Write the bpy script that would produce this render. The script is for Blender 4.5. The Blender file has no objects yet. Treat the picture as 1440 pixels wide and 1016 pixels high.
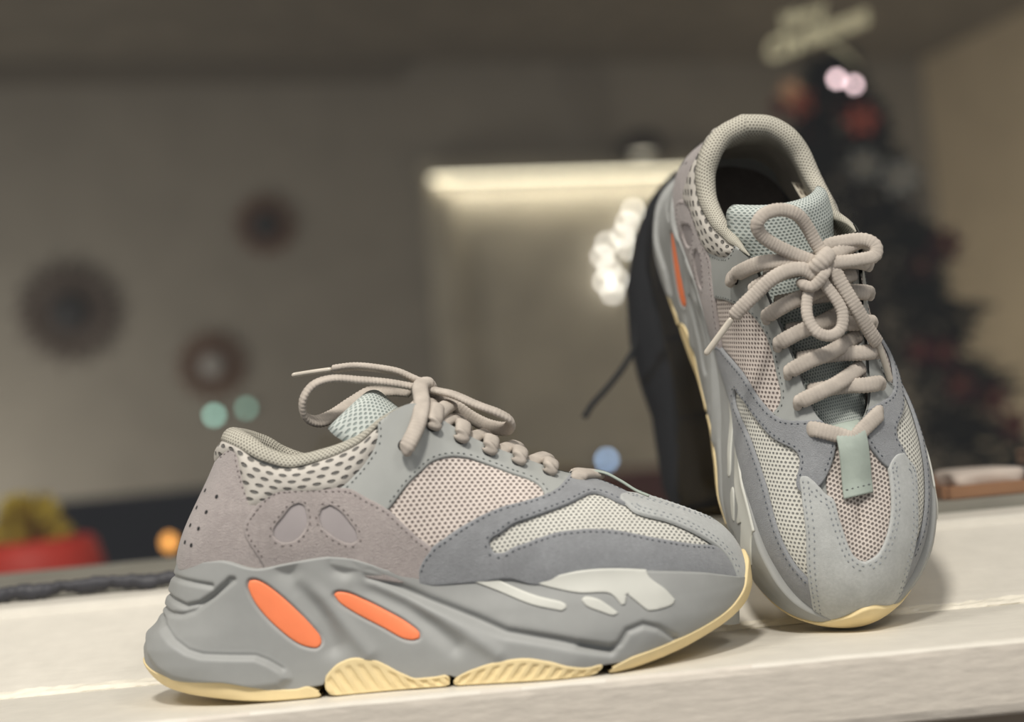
import bpy, bmesh, math, random
import numpy as np
from mathutils import Vector, Matrix
from mathutils.geometry import delaunay_2d_cdt
random.seed(7); rng = np.random.default_rng(7)
scene = bpy.context.scene
COL = scene.collection

# ------------------------------------------------------------------ camera, light, exposure
cam = bpy.data.cameras.new('camera'); camo = bpy.data.objects.new('camera', cam); COL.objects.link(camo)
cam.sensor_width = 36; cam.lens = 50; cam.clip_start = .02; cam.clip_end = 60
_r, _p = math.radians(5.4), math.atan(115/2000)
_up = Vector((0, -math.sin(_p), math.cos(_p))); _X = Vector((1, 0, 0)); _f = Vector((0, math.cos(_p), math.sin(_p)))
_right = _X*math.cos(_r) - _up*math.sin(_r); _upv = _X*math.sin(_r) + _up*math.cos(_r)
_m = Matrix((_right, _upv, -_f)).transposed().to_4x4(); _m.translation = Vector((0, -.70, .115))
camo.matrix_world = _m
cam.dof.use_dof = True; cam.dof.focus_distance = .755; cam.dof.aperture_fstop = 3.1; cam.dof.aperture_blades = 0
scene.camera = camo

world = bpy.data.worlds.new('room_ambient'); scene.world = world; world.use_nodes = True
world.node_tree.nodes['Background'].inputs[0].default_value = (.96, .97, 1, 1)
world.node_tree.nodes['Background'].inputs[1].default_value = .32

def area(name, loc, target, size, power, color=(1, .95, .88)):
    l = bpy.data.lights.new(name, 'AREA'); l.shape = 'DISK'; l.size = size; l.energy = power; l.color = color
    o = bpy.data.objects.new(name, l); COL.objects.link(o); o.location = loc
    o.rotation_euler = (Vector(target)-Vector(loc)).to_track_quat('-Z', 'Y').to_euler()
    return o
area('off_frame_light', (-.16, -1.05, 1.52), (.05, .05, .05), .28, 27, (1, .95, .88))  # near-room ceiling lights: this one and the two below
area('off_frame_light', (-1.0, -.75, 1.45), (.0, .05, .05), .42, 11, (1, .95, .88))
area('off_frame_light', (.85, -1.1, 1.5), (.0, .05, .05), .5, 8, (1, .95, .89))
area('far_wall_fill', (-2.0, 2.9, -.15), (-.75, 4.2, .20), .35, 12.5, (1, .96, .91))  # unseen fill light added out of frame to brighten the far wall
area('off_frame_light', (1.5, 3.3, -.5), (2.4, 4.3, .5), .35, 7, (1, .93, .82))  # unseen area light low in the far room, aimed at the right wall
scene.view_settings.view_transform = 'Standard'; scene.view_settings.look = 'None'
scene.view_settings.exposure = 0; scene.view_settings.gamma = 1; scene.view_settings.use_curve_mapping = False

# ------------------------------------------------------------------ helpers
def lin(c):
    return tuple(((v/255)/12.92 if v/255 <= .04045 else ((v/255+.055)/1.055)**2.4) for v in c)
MATS = {}
def mat(name, c, rough=.7, kind=None, scale=1., strength=.3, spec=.3, hole=None, pitch=2.6, hole_r=.3, var=.06, emit=0, sheen=0, metal=0, dist=.0004):
    if name in MATS: return MATS[name]
    m = bpy.data.materials.new(name); m.use_nodes = True; MATS[name] = m
    nt = m.node_tree; N = nt.nodes; L = nt.links; b = N['Principled BSDF']
    col = lin(c)
    b.inputs['Roughness'].default_value = rough; b.inputs['Specular IOR Level'].default_value = spec; b.inputs['Metallic'].default_value = metal
    b.inputs['Base Color'].default_value = (*col, 1)
    if sheen: b.inputs['Sheen Weight'].default_value = sheen; b.inputs['Sheen Roughness'].default_value = .5
    if emit:
        b.inputs['Emission Color'].default_value = (*col, 1); b.inputs['Emission Strength'].default_value = emit; return m
    tc = N.new('ShaderNodeTexCoord')
    def noise(sc, det=4, rgh=.6):
        n = N.new('ShaderNodeTexNoise'); n.inputs['Scale'].default_value = sc; n.inputs['Detail'].default_value = det; n.inputs['Roughness'].default_value = rgh
        L.new(tc.outputs['Object'], n.inputs['Vector']); return n
    def mixc(fac, a, bb):
        x = N.new('ShaderNodeMix'); x.data_type = 'RGBA'; L.new(fac, x.inputs[0])
        for i, v in ((6, a), (7, bb)):
            if isinstance(v, tuple): x.inputs[i].default_value = (*v, 1)
            else: L.new(v, x.inputs[i])
        return x.outputs[2]
    nv = noise(60*scale, 5)
    d = tuple(v*(1-var*2.2) for v in col); u = tuple(min(1, v*(1+var*2.2)) for v in col)
    rmp = N.new('ShaderNodeMapRange'); rmp.inputs[1].default_value = .3; rmp.inputs[2].default_value = .7; L.new(nv.outputs[0], rmp.inputs[0])
    cout = mixc(rmp.outputs[0], d, u)
    hgt = None
    if kind == 'suede':
        n2 = noise(1400*scale, 3, .7); hgt = n2.outputs[0]
        n3 = noise(420*scale, 3, .6)
        r2 = N.new('ShaderNodeMapRange'); r2.inputs[1].default_value = .35; r2.inputs[2].default_value = .65; r2.inputs[3].default_value = .0; r2.inputs[4].default_value = .36; L.new(n3.outputs[0], r2.inputs[0])
        cout = mixc(r2.outputs[0], cout, tuple(v*.72 for v in col))
    elif kind == 'fine':
        hgt = noise(900*scale, 2).outputs[0]
    elif kind == 'leather':
        v = N.new('ShaderNodeTexVoronoi'); v.inputs['Scale'].default_value = 900*scale; L.new(tc.outputs['Object'], v.inputs['Vector']); hgt = v.outputs['Distance']
    elif kind == 'paint':
        mp = N.new('ShaderNodeMapping'); mp.inputs['Scale'].default_value = (.25, 1, 1); L.new(tc.outputs['Object'], mp.inputs['Vector'])
        n2 = N.new('ShaderNodeTexNoise'); n2.inputs['Scale'].default_value = 160*scale; n2.inputs['Detail'].default_value = 5; L.new(mp.outputs[0], n2.inputs['Vector']); hgt = n2.outputs[0]
    elif kind == 'mesh' or kind == 'knit':
        # perforated knit: two offset lattices of holes in the millimetre UV map
        uv = N.new('ShaderNodeUVMap'); uv.uv_map = 'mm'
        px, py = pitch if isinstance(pitch, tuple) else (pitch, pitch*1.5)
        outs = []
        for off in ((0, 0), (.5, .5)):
            mp = N.new('ShaderNodeMapping'); mp.inputs['Scale'].default_value = (1/px, 1/py, 1); mp.inputs['Location'].default_value = (off[0], off[1], 0); L.new(uv.outputs[0], mp.inputs['Vector'])
            fr = N.new('ShaderNodeVectorMath'); fr.operation = 'FRACTION'; L.new(mp.outputs[0], fr.inputs[0])
            sb = N.new('ShaderNodeVectorMath'); sb.operation = 'SUBTRACT'; L.new(fr.outputs[0], sb.inputs[0]); sb.inputs[1].default_value = (.5, .5, 0)
            ml = N.new('ShaderNodeVectorMath'); ml.operation = 'MULTIPLY'; L.new(sb.outputs[0], ml.inputs[0]); ml.inputs[1].default_value = (1, py/px if kind == 'mesh' else py/px*2.0, 0)
            ln = N.new('ShaderNodeVectorMath'); ln.operation = 'LENGTH'; L.new(ml.outputs[0], ln.inputs[0]); outs.append(ln.outputs['Value'])
        mn = N.new('ShaderNodeMath'); mn.operation = 'MINIMUM'; L.new(outs[0], mn.inputs[0]); L.new(outs[1], mn.inputs[1])
        r2 = N.new('ShaderNodeMapRange'); r2.interpolation_type = 'SMOOTHSTEP'; r2.inputs[1].default_value = hole_r*.7; r2.inputs[2].default_value = hole_r*1.25; L.new(mn.outputs[0], r2.inputs[0])
        cout = mixc(r2.outputs[0], lin(hole), cout); hgt = r2.outputs[0]
    if hgt is not None:
        bp = N.new('ShaderNodeBump'); bp.inputs['Strength'].default_value = strength; bp.inputs['Distance'].default_value = dist
        L.new(hgt, bp.inputs['Height']); L.new(bp.outputs[0], b.inputs['Normal'])
    L.new(cout, b.inputs['Base Color'])
    return m

def tag(o, label=None, cat=None, group=None, kind=None):
    if label: o['label'] = label
    if cat: o['category'] = cat
    if group: o['group'] = group
    if kind: o['kind'] = kind
    return o
def link(name, me, m=None, parent=None, kind=None):
    o = bpy.data.objects.new(name, me); COL.objects.link(o)
    if m is not None and not me.materials: me.materials.append(m)
    if parent is not None: o.parent = parent
    if kind: o['kind'] = kind
    return o
def mesh(name, V, F, uv=None, smooth=True):
    me = bpy.data.meshes.new(name)
    me.from_pydata([tuple(map(float, v)) for v in V], [], [tuple(map(int, f)) for f in F]); me.update()
    if smooth: me.polygons.foreach_set('use_smooth', [True]*len(me.polygons))
    if uv is not None:
        ul = me.uv_layers.new(name='mm'); vi = np.zeros(len(me.loops), int); me.loops.foreach_get('vertex_index', vi)
        ul.data.foreach_set('uv', np.asarray(uv, np.float32)[vi].ravel())
    return me
def empty(name, loc=(0, 0, 0), label=None, cat=None, group=None, rotz=0):
    o = bpy.data.objects.new(name, None); COL.objects.link(o); o.location = loc; o.rotation_euler = (0, 0, rotz); o.empty_display_size = .02
    tag(o, label, cat, group); return o
def grid_faces(n, m, flip=False, wrap_m=False, wrap_n=False):
    F = []
    for i in range(n if wrap_n else n-1):
        for j in range(m if wrap_m else m-1):
            a, b = i*m+j, i*m+(j+1) % m; c, d = ((i+1) % n)*m+(j+1) % m, ((i+1) % n)*m+j
            F.append((a, b, c, d) if not flip else (d, c, b, a))
    return F
def bm_mesh(name, fn, smooth=False):
    bm = bmesh.new(); fn(bm); bmesh.ops.recalc_face_normals(bm, faces=bm.faces)
    me = bpy.data.meshes.new(name); bm.to_mesh(me); bm.free()
    if smooth: me.polygons.foreach_set('use_smooth', [True]*len(me.polygons))
    return me
def box(bm, c, s, rot=None, bevel=0, seg=2):
    r = bmesh.ops.create_cube(bm, size=1); vs = r['verts']
    for v in vs: v.co = Vector((v.co.x*s[0], v.co.y*s[1], v.co.z*s[2]))
    if bevel:
        es = list({e for v in vs for e in v.link_edges})
        rb = bmesh.ops.bevel(bm, geom=es, offset=bevel, segments=seg, affect='EDGES'); vs = list({v for f in rb['faces'] for v in f.verts} | set(v for v in vs if v.is_valid))
    M = (rot.to_matrix() if rot is not None and hasattr(rot, 'to_matrix') else (rot or Matrix.Identity(3)))
    for v in vs: v.co = M @ v.co + Vector(c)
def tube_arrays(P, rad, n=10, closed=False):
    P = np.asarray(P, float); T = np.gradient(P, axis=0); T /= np.linalg.norm(T, axis=1, keepdims=True)
    rad = np.broadcast_to(rad, (len(P),)); V = []
    a = np.array([0, 0, 1.]) if abs(T[0][2]) < .9 else np.array([1., 0, 0])
    for p, t, r in zip(P, T, rad):
        b = np.cross(t, a); b /= np.linalg.norm(b); a = np.cross(b, t)
        for k in range(n):
            q = 2*math.pi*k/n; V.append(p+r*(math.cos(q)*b+math.sin(q)*a))
    F = grid_faces(len(P), n, wrap_m=True)
    F += [tuple(range(n))[::-1], tuple((len(P)-1)*n+k for k in range(n))]
    return V, F
def lathe(prof, n=24):
    V = []; F = []
    for r, z in prof:
        for k in range(n): V.append((r*math.cos(2*math.pi*k/n), r*math.sin(2*math.pi*k/n), z))
    F = grid_faces(len(prof), n, wrap_m=True)
    F += [tuple(range(n))[::-1], tuple((len(prof)-1)*n+k for k in range(n))]
    return V, F
def catmull(P, step, closed=False):
    P = np.asarray(P, float); n = len(P); out = []
    rngi = range(n if closed else n-1)
    for i in rngi:
        if closed: p0, p1, p2, p3 = P[i-1], P[i], P[(i+1) % n], P[(i+2) % n]
        else:
            p1, p2 = P[i], P[i+1]; p0 = P[i-1] if i else 2*p1-p2; p3 = P[i+2] if i+2 < n else 2*p2-p1
        k = max(2, int(np.ceil(np.linalg.norm(p2-p1)/step)))
        def tj(a, b): return max(np.linalg.norm(b-a), 1e-6)**.5
        t0 = 0; t1 = t0+tj(p0, p1); t2 = t1+tj(p1, p2); t3 = t2+tj(p2, p3)
        t = np.linspace(t1, t2, k, endpoint=False)[:, None]
        A1 = (t1-t)/(t1-t0)*p0+(t-t0)/(t1-t0)*p1; A2 = (t2-t)/(t2-t1)*p1+(t-t1)/(t2-t1)*p2; A3 = (t3-t)/(t3-t2)*p2+(t-t2)/(t3-t2)*p3
        B1 = (t2-t)/(t2-t0)*A1+(t-t0)/(t2-t0)*A2; B2 = (t3-t)/(t3-t1)*A2+(t-t1)/(t3-t1)*A3
        out.append((t2-t)/(t2-t1)*B1+(t-t1)/(t2-t1)*B2)
    out = np.concatenate(out)
    return out if closed else np.vstack([out, P[-1]])

# ------------------------------------------------------------------ setting: windowsill, glass, the room beyond
M_PAINT = mat('white_gloss_paint', (212, 207, 195), .5, 'paint', 1, .35, .3, var=.02, dist=.0012)
M_PAINT_FRONT = mat('brushed_white_paint', (205, 197, 184), .5, 'paint', 1.6, .6, .3, var=.02, dist=.0009)
M_WALL = mat('taupe_wall', (148, 141, 128), .9, 'fine', .1, .1, .2, var=.03)
M_WALL_R = mat('beige_wall', (205, 188, 158), .9, 'fine', .1, .1, .2, var=.03)
M_CEIL = mat('ceiling_paint', (135, 127, 112), .9, 'fine', .1, .1, .2)
M_FLOOR = mat('floor_wood', (90, 70, 55), .6, 'fine', .1, .2)
M_DOOR = mat('door_paint', (176, 168, 150), .7, 'fine', .1, .1)
X0, X1 = -.75, .75
def profile(name, pts, m, x0=X0, x1=X1, nx=151, wob=None, bevel=0):
    "a length of moulding: closed (y, z) outline swept along x"
    xs = np.linspace(x0, x1, nx); V = []
    for i, x in enumerate(xs):
        for j, (y, z) in enumerate(pts):
            dy, dz = wob(x, j) if wob else (0, 0)
            V.append((x, y+dy, z+dz))
    n = len(pts); F = grid_faces(nx, n, wrap_m=True); F += [tuple(range(n))[::-1], tuple((nx-1)*n+k for k in range(n))]
    me = mesh(name, V, F, smooth=False)
    bm = bmesh.new(); bm.from_mesh(me); bmesh.ops.recalc_face_normals(bm, faces=bm.faces); bm.to_mesh(me); bm.free()
    return me
_ph = rng.uniform(0, 6.28, (40, 6))
def wav(x, k, a):
    return a*sum(math.sin(x*f+_ph[k][i])/(1+.3*i) for i, f in enumerate((23, 57, 131, 270, 520)))
# sill board (rounded nose), front face rough with paint
o = link('trim_1', profile('trim_1', [(.105, -.036), (.105, -.0004), (-.0125, -.0004), (-.0148, -.0008), (-.0162, -.0022), (-.0167, -.005), (-.0167, -.030), (-.0158, -.034), (-.012, -.036)], M_PAINT,
         wob=lambda x, j: (wav(x, j, .00012), wav(x, j+9, .00009) if 2 <= j <= 4 else 0)), None, kind='structure')
for m_ in (M_PAINT, M_PAINT_FRONT): o.data.materials.append(m_)
for p in o.data.polygons:
    if abs(p.normal.y) > .75 and p.center.y < 0: p.material_index = 1
# sloping bottom rail of the window frame with its bead
link('trim_2', profile('trim_2', [(.104, -.02), (.104, .0006), (.1063, .0025), (.112, .0048), (.155, .0205), (.196, .0358), (.1975, .0395), (.200, .0412), (.231, .0432), (.231, -.02)], M_PAINT,
     wob=lambda x, j: (0, wav(x, j+3, .00018) if 1 <= j <= 3 else 0)), M_PAINT, kind='structure')
# uneven caulk bead in the crack between board and rail
cb = [(.1005, -.0008), (.1005, .0002), (.1022, .0016), (.1045, .0022), (.1065, .0030), (.1065, -.0008)]
link('trim_3', profile('trim_3', cb, M_PAINT, nx=401, wob=lambda x, j: (wav(x*1.7, j+13, .0005) if j in (1, 2) else 0, wav(x*2, j+17, .00035) if 1 < j < 5 else 0)), mat('caulk', (228, 222, 206), .45, 'fine', .3, .3), kind='structure')
# wall under the sill
link('wall_front', bm_mesh('wall_front', lambda bm: box(bm, (0, .055, -.47), (1.5, .1, .868))), mat('wall_below', (150, 138, 122), .9, 'fine', .1, .1), kind='structure')
# board added beyond the glass, its grey standing for the sill's dim reflection
link('trim_4', bm_mesh('trim_4', lambda bm: box(bm, (.15, .335, .03), (1.9, .20, .04), bevel=.004)), mat('sill_reflection_grey', (150, 145, 134), .6, 'fine', .3, .2), kind='structure')
link('wall_back', bm_mesh('wall_back', lambda bm: box(bm, (.15, .30, -.445), (1.9, .10, .908))), M_WALL, kind='structure')
# glass pane
gm = bpy.data.materials.new('window_glass'); gm.use_nodes = True; nt = gm.node_tree
for n in list(nt.nodes): nt.nodes.remove(n)
out = nt.nodes.new('ShaderNodeOutputMaterial'); mx = nt.nodes.new('ShaderNodeMixShader'); tr = nt.nodes.new('ShaderNodeBsdfTransparent'); gl = nt.nodes.new('ShaderNodeBsdfGlossy')
gl.inputs['Roughness'].default_value = .012; tr.inputs[0].default_value = (.94, .95, .94, 1); mx.inputs[0].default_value = .06
nt.links.new(tr.outputs[0], mx.inputs[1]); nt.links.new(gl.outputs[0], mx.inputs[2]); nt.links.new(mx.outputs[0], out.inputs[0])
win = empty('window_1', (0, .229, .0432)); win['kind'] = 'structure'
pane = link('pane', bm_mesh('pane', lambda bm: bmesh.ops.create_grid(bm, x_segments=1, y_segments=1, size=.5, matrix=Matrix.Translation((.0, .2256, .44)) @ Matrix.Rotation(math.pi/2, 4, 'X') @ Matrix.Diagonal((1.5, .796, 1, 1)))), gm, win)
pane.matrix_parent_inverse = Matrix.Translation((0, -.229, -.0432))
# torn black sealing tape along the foot of the glass
def tape():
    xs = np.linspace(-.45, -.06, 300); V = []
    for i, x in enumerate(xs):
        lo = .0432+.0034*abs(math.sin(x*91+1))*abs(math.sin(x*37))+wav(x*3, 21, .0007); top = .0535+wav(x*2, 22, .0005)
        lo = min(lo, .0480)
        V += [(x, .2229+wav(x, 24, .0004), lo), (x, .2220+wav(x*4, 25, .0005), (lo+top)/2+wav(x*3, 26, .0008)), (x, .2239, top), (x, .2256, top), (x, .2256, lo)]
    F = grid_faces(300, 5, wrap_m=True); F += [tuple(range(5))[::-1], tuple(299*5+k for k in range(5))]
    return mesh('sealing_tape', V, F)
tp = link('sealing_tape', tape(), mat('tape_black', (62, 62, 66), .45, 'fine', .5, .5), win); tp.matrix_parent_inverse = Matrix.Translation((0, -.229, -.0432))
tag(tp, 'torn black sealing tape along the foot of the glass')

# the room beyond: far wall turned 18.5 degrees, right wall square to it
RA = math.radians(18.5); DV = Vector((math.cos(RA), math.sin(RA), 0)); NV = Vector((-DV.y, DV.x, 0)); PW = Vector((-.793, 4.2, 0)); RROT = Matrix.Rotation(RA, 3, 'Z')
def wp(s, off, z): # a place on the far wall: s along it, off in front of it
    v = PW + DV*s - NV*off; return (v.x, v.y, z)
def wbox(bm, s0, s1, o0, o1, z0, z1, bevel=0):
    c = PW + DV*((s0+s1)/2) - NV*((o0+o1)/2); box(bm, (c.x, c.y, (z0+z1)/2), (s1-s0, o1-o0, z1-z0), RROT, bevel)
FZ, CZ = -.90, 1.517
link('wall_far', bm_mesh('wall_far', lambda bm: wbox(bm, -3.2, 2.82, -.1, 0, FZ, CZ)), M_WALL, kind='structure')
link('wall_right', bm_mesh('wall_right', lambda bm: wbox(bm, 2.72, 2.82, 0, 4.4, FZ, CZ)), M_WALL_R, kind='structure')
link('wall_left', bm_mesh('wall_left', lambda bm: wbox(bm, -3.2, -3.1, 0, 3.2, FZ, CZ)), M_WALL, kind='structure')
link('floor', bm_mesh('floor', lambda bm: wbox(bm, -3.2, 2.82, -.1, 5.0, FZ-.1, FZ)), M_FLOOR, kind='structure')
link('ceiling', bm_mesh('ceiling', lambda bm: wbox(bm, -3.2, 2.82, -.1, 4.0, CZ, CZ+.1)), M_CEIL, kind='structure')
link('trim_5', bm_mesh('trim_5', lambda bm: wbox(bm, -3.1, .5, 0, .05, CZ-.07, CZ)), mat('cornice', (120, 112, 98), .9), kind='structure')
# tall pale door with a lit cornice over it
door = empty('door_1', wp(1.1, 0, FZ)); door['kind'] = 'structure'
def dpart(name, fn, m, label=None, kind=None):
    o = link(name, bm_mesh(name, fn), m, door); o.matrix_parent_inverse = Matrix.Translation(-Vector(door.location)); 
    if label: o['label'] = label
    return o
dpart('door_panel', lambda bm: wbox(bm, .64, 1.66, .002, .035, FZ+.01, 1.06, .004), M_DOOR)
dpart('inset_panel', lambda bm: wbox(bm, .74, 1.56, .035, .048, .15, .92, .006), M_DOOR)
dpart('inset_panel', lambda bm: wbox(bm, .74, 1.56, .035, .048, FZ+.15, 0.0, .006), M_DOOR)
dpart('door_jamb', lambda bm: wbox(bm, .555, .64, .002, .075, FZ+.01, 1.06, .004), M_DOOR)
dpart('door_jamb', lambda bm: wbox(bm, 1.66, 1.745, .002, .075, FZ+.01, 1.06, .004), M_DOOR)
dpart('door_head', lambda bm: wbox(bm, .545, 1.755, .002, .085, 1.06, 1.145, .006), M_DOOR)


# ------------------------------------------------------------------ the sneaker: body surfaces (millimetres, x heel to toe, y to the inner side, z up)
def pchip(xs, ys):
    xs=np.asarray(xs,float); ys=np.asarray(ys,float)
    h=np.diff(xs); dl=np.diff(ys)/h
    m=np.zeros(len(xs)); m[0]=dl[0]; m[-1]=dl[-1]
    for i in range(1,len(xs)-1):
        if dl[i-1]*dl[i]>0:
            w1=2*h[i]+h[i-1]; w2=h[i]+2*h[i-1]
            m[i]=(w1+w2)/(w1/dl[i-1]+w2/dl[i])
    def f(x):
        x=np.clip(np.asarray(x,float),xs[0],xs[-1])
        i=np.clip(np.searchsorted(xs,x)-1,0,len(xs)-2)
        t=(x-xs[i])/h[i]
        return ((1+2*t)*(1-t)**2*ys[i]+t*(1-t)**2*h[i]*m[i]+t*t*(3-2*t)*ys[i+1]+t*t*(t-1)*h[i]*m[i+1])
    return f
# ---- upper: stations around one half of the shoe, heel (0) to toe (1), millimetres
# xB  wB  | xT  wT  zT | a    c    d   g
ST=np.array([
( 22.5,0,  52,  0,133, .30,.28,.40,0),
( 30, 21.5,56, 14,132.2, .32, .34,.38,1.5),
( 49, 34,66, 26,128, .35, .55,.38,3),
( 72, 37,78, 32,120.5,.35, .9,.38,3.5),
( 90, 37.5,  92, 33.5,116,.36,1.1,.38,4),
(108, 38,108,33,118.5,.36,1.0,.38,4),
(122, 38.3,  124,30.5,124, .38,.7,.36,4),
(135, 38.5, 139, 30.5,134.5,.40,.6,.34,4.5),
(147, 38.5, 153, 28.5,140,.42,.55,.30,4.5),
(160, 39.5,166,25.5,131, .44,.52,.28,4),
(180, 41, 184, 21.5,118, .46,.48,.24,3.5),
(205, 45.5,207,18,106, .5,.45,.18,3),
(225, 47.8, 226, 14.5,97,  .54,.44,.10,2.5),
(238, 48.2, 237, 7,93.5, .57,.46,.03,2),
(252, 47.2, 245, 0,90.0, .60,.49,0,2),
(270, 44,254, 0,85.0,.62,.49,0,1.5),
(290, 36.2,264, 0,79.8, .66,.47,0,1),
(305, 24.5,272, 0,75.2, .70,.44,0,0),
(314, 12, 277, 0,72.2, .72,.42,0,0),
(317,  0, 279, 0,71.0, .72,.42,0,0)],float)
_n=len(ST); _u=np.linspace(0,1,_n)
STF=[pchip(_u,ST[:,k]) for k in range(9)]
BITE=pchip([0,24,31,58,71,93,101,118,126,148,159,180,193,207,216,234,249,262,278,292,304,312,325],
           [71,71,70.9,65.2,66.5,68,67.2,62.7,59.7,54.6,53,53,53.8,49.5,48.4,49.5,48.7,46.7,44.4,41.8,38.6,36,33])
def U(p,h):
    "outer surface of the upper, lateral half: p 0..1 heel to toe, h 0 bite line .. 1 rim / ridge"
    p=np.asarray(p,float); h=np.asarray(h,float)
    xB,wB,xT,wT,zT,a,c,d,g=[f(p) for f in STF]
    zB=BITE(xB)-4
    dz=zT-zB; hx=xB-xT; hy=wB-wT
    e=np.clip(wB/30,0,1)
    P0=np.stack([xB,wB,zB],-1); P3=np.stack([xT,wT,zT],-1)
    P1=np.stack([xB,wB+g*e,zB+a*dz],-1)
    P2=np.stack([xT+hx*c,wT+hy*c,zT-d*dz],-1)
    t=h[...,None]
    r=(1-t)**3*P0+3*t*(1-t)**2*P1+3*t*t*(1-t)*P2+t**3*P3
    return r*np.array([1,-1,1])
def UN(p,h,e=1e-3):
    "outward unit normal"
    p=np.asarray(p,float);h=np.asarray(h,float)
    p0=np.clip(p-e,0,1);p1=np.clip(p+e,0,1);h0=np.clip(h-e*3,0,1);h1=np.clip(h+e*3,0,1)
    n=np.cross(U(p1,h)-U(p0,h),U(p,h1)-U(p,h0))
    n/=np.maximum(np.linalg.norm(n,axis=-1,keepdims=True),1e-9)
    return n
# ---- sole
XB=pchip([-3,1,6.7,13,22,28,34,40,50,60,70,90],[40,26,13.3,6,1.5,1.5,4,8.5,14,17.5,22,30])
XF=pchip([-3,1,5.4,11,18,25,33,42,48,60],[268,282,294,303.5,312.5,317.5,320,320,318,312])
_xi=np.array([0,.012,.035,.085,.16,.25,.4,.55,.65,.74,.82,.89,.94,.975,.992,1])
_w =np.array([0,14.5,26,36.5,42.5,43,43.5,48.5,54.5,58.5,57.2,50.5,40,26,14.5,0])
_phi=lambda xi: np.arccos(np.clip(1-2*xi,-1,1))/np.pi
WF=pchip(_phi(_xi),_w)
def W(xi): return WF(_phi(np.asarray(xi,float)))
GUP=pchip([0,6,14,25,45,60,69,80,88,96,101,108,116,124,133,141,149,159,167,171,180,193,204,220,234,246,255,263,267.5,276,286,296,306.6,313,316,319,321],
          [23,19.5,16.5,14,13,9,6.4,5.5,6.5,7,11,16,18,17,13,8.5,5.5,5.6,6.5,5.5,8,11,11.7,9.4,6.1,4.7,6,6,7.5,9.4,12.2,16,21.5,28,35,43,48])
GLO=pchip([0,1.4,6,13,23,34,45,60,76,255,275,284,295,305,314,319,321],
          [22.5,22,15,10,7,5,3.2,1.8,1.5,1.5,2.5,4.5,8,13,18.5,24,30])
INSET=pchip([0,10,20,35,50,70],[2.5,.5,0,2.6,6.2,6.6])
def mid_y(x,z):
    xb=XB(z);xf=XF(z)
    xi=np.clip((x-xb)/(xf-xb),0,1)
    w=W(xi)
    return w-INSET(z)*np.clip(w/20,0,1)*np.clip(.08+.92*(x-120)/70,.08,1)

BEND=pchip([0,120,190,240,280,310,322],[0,0,-1,1.5,7,12,13])

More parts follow.
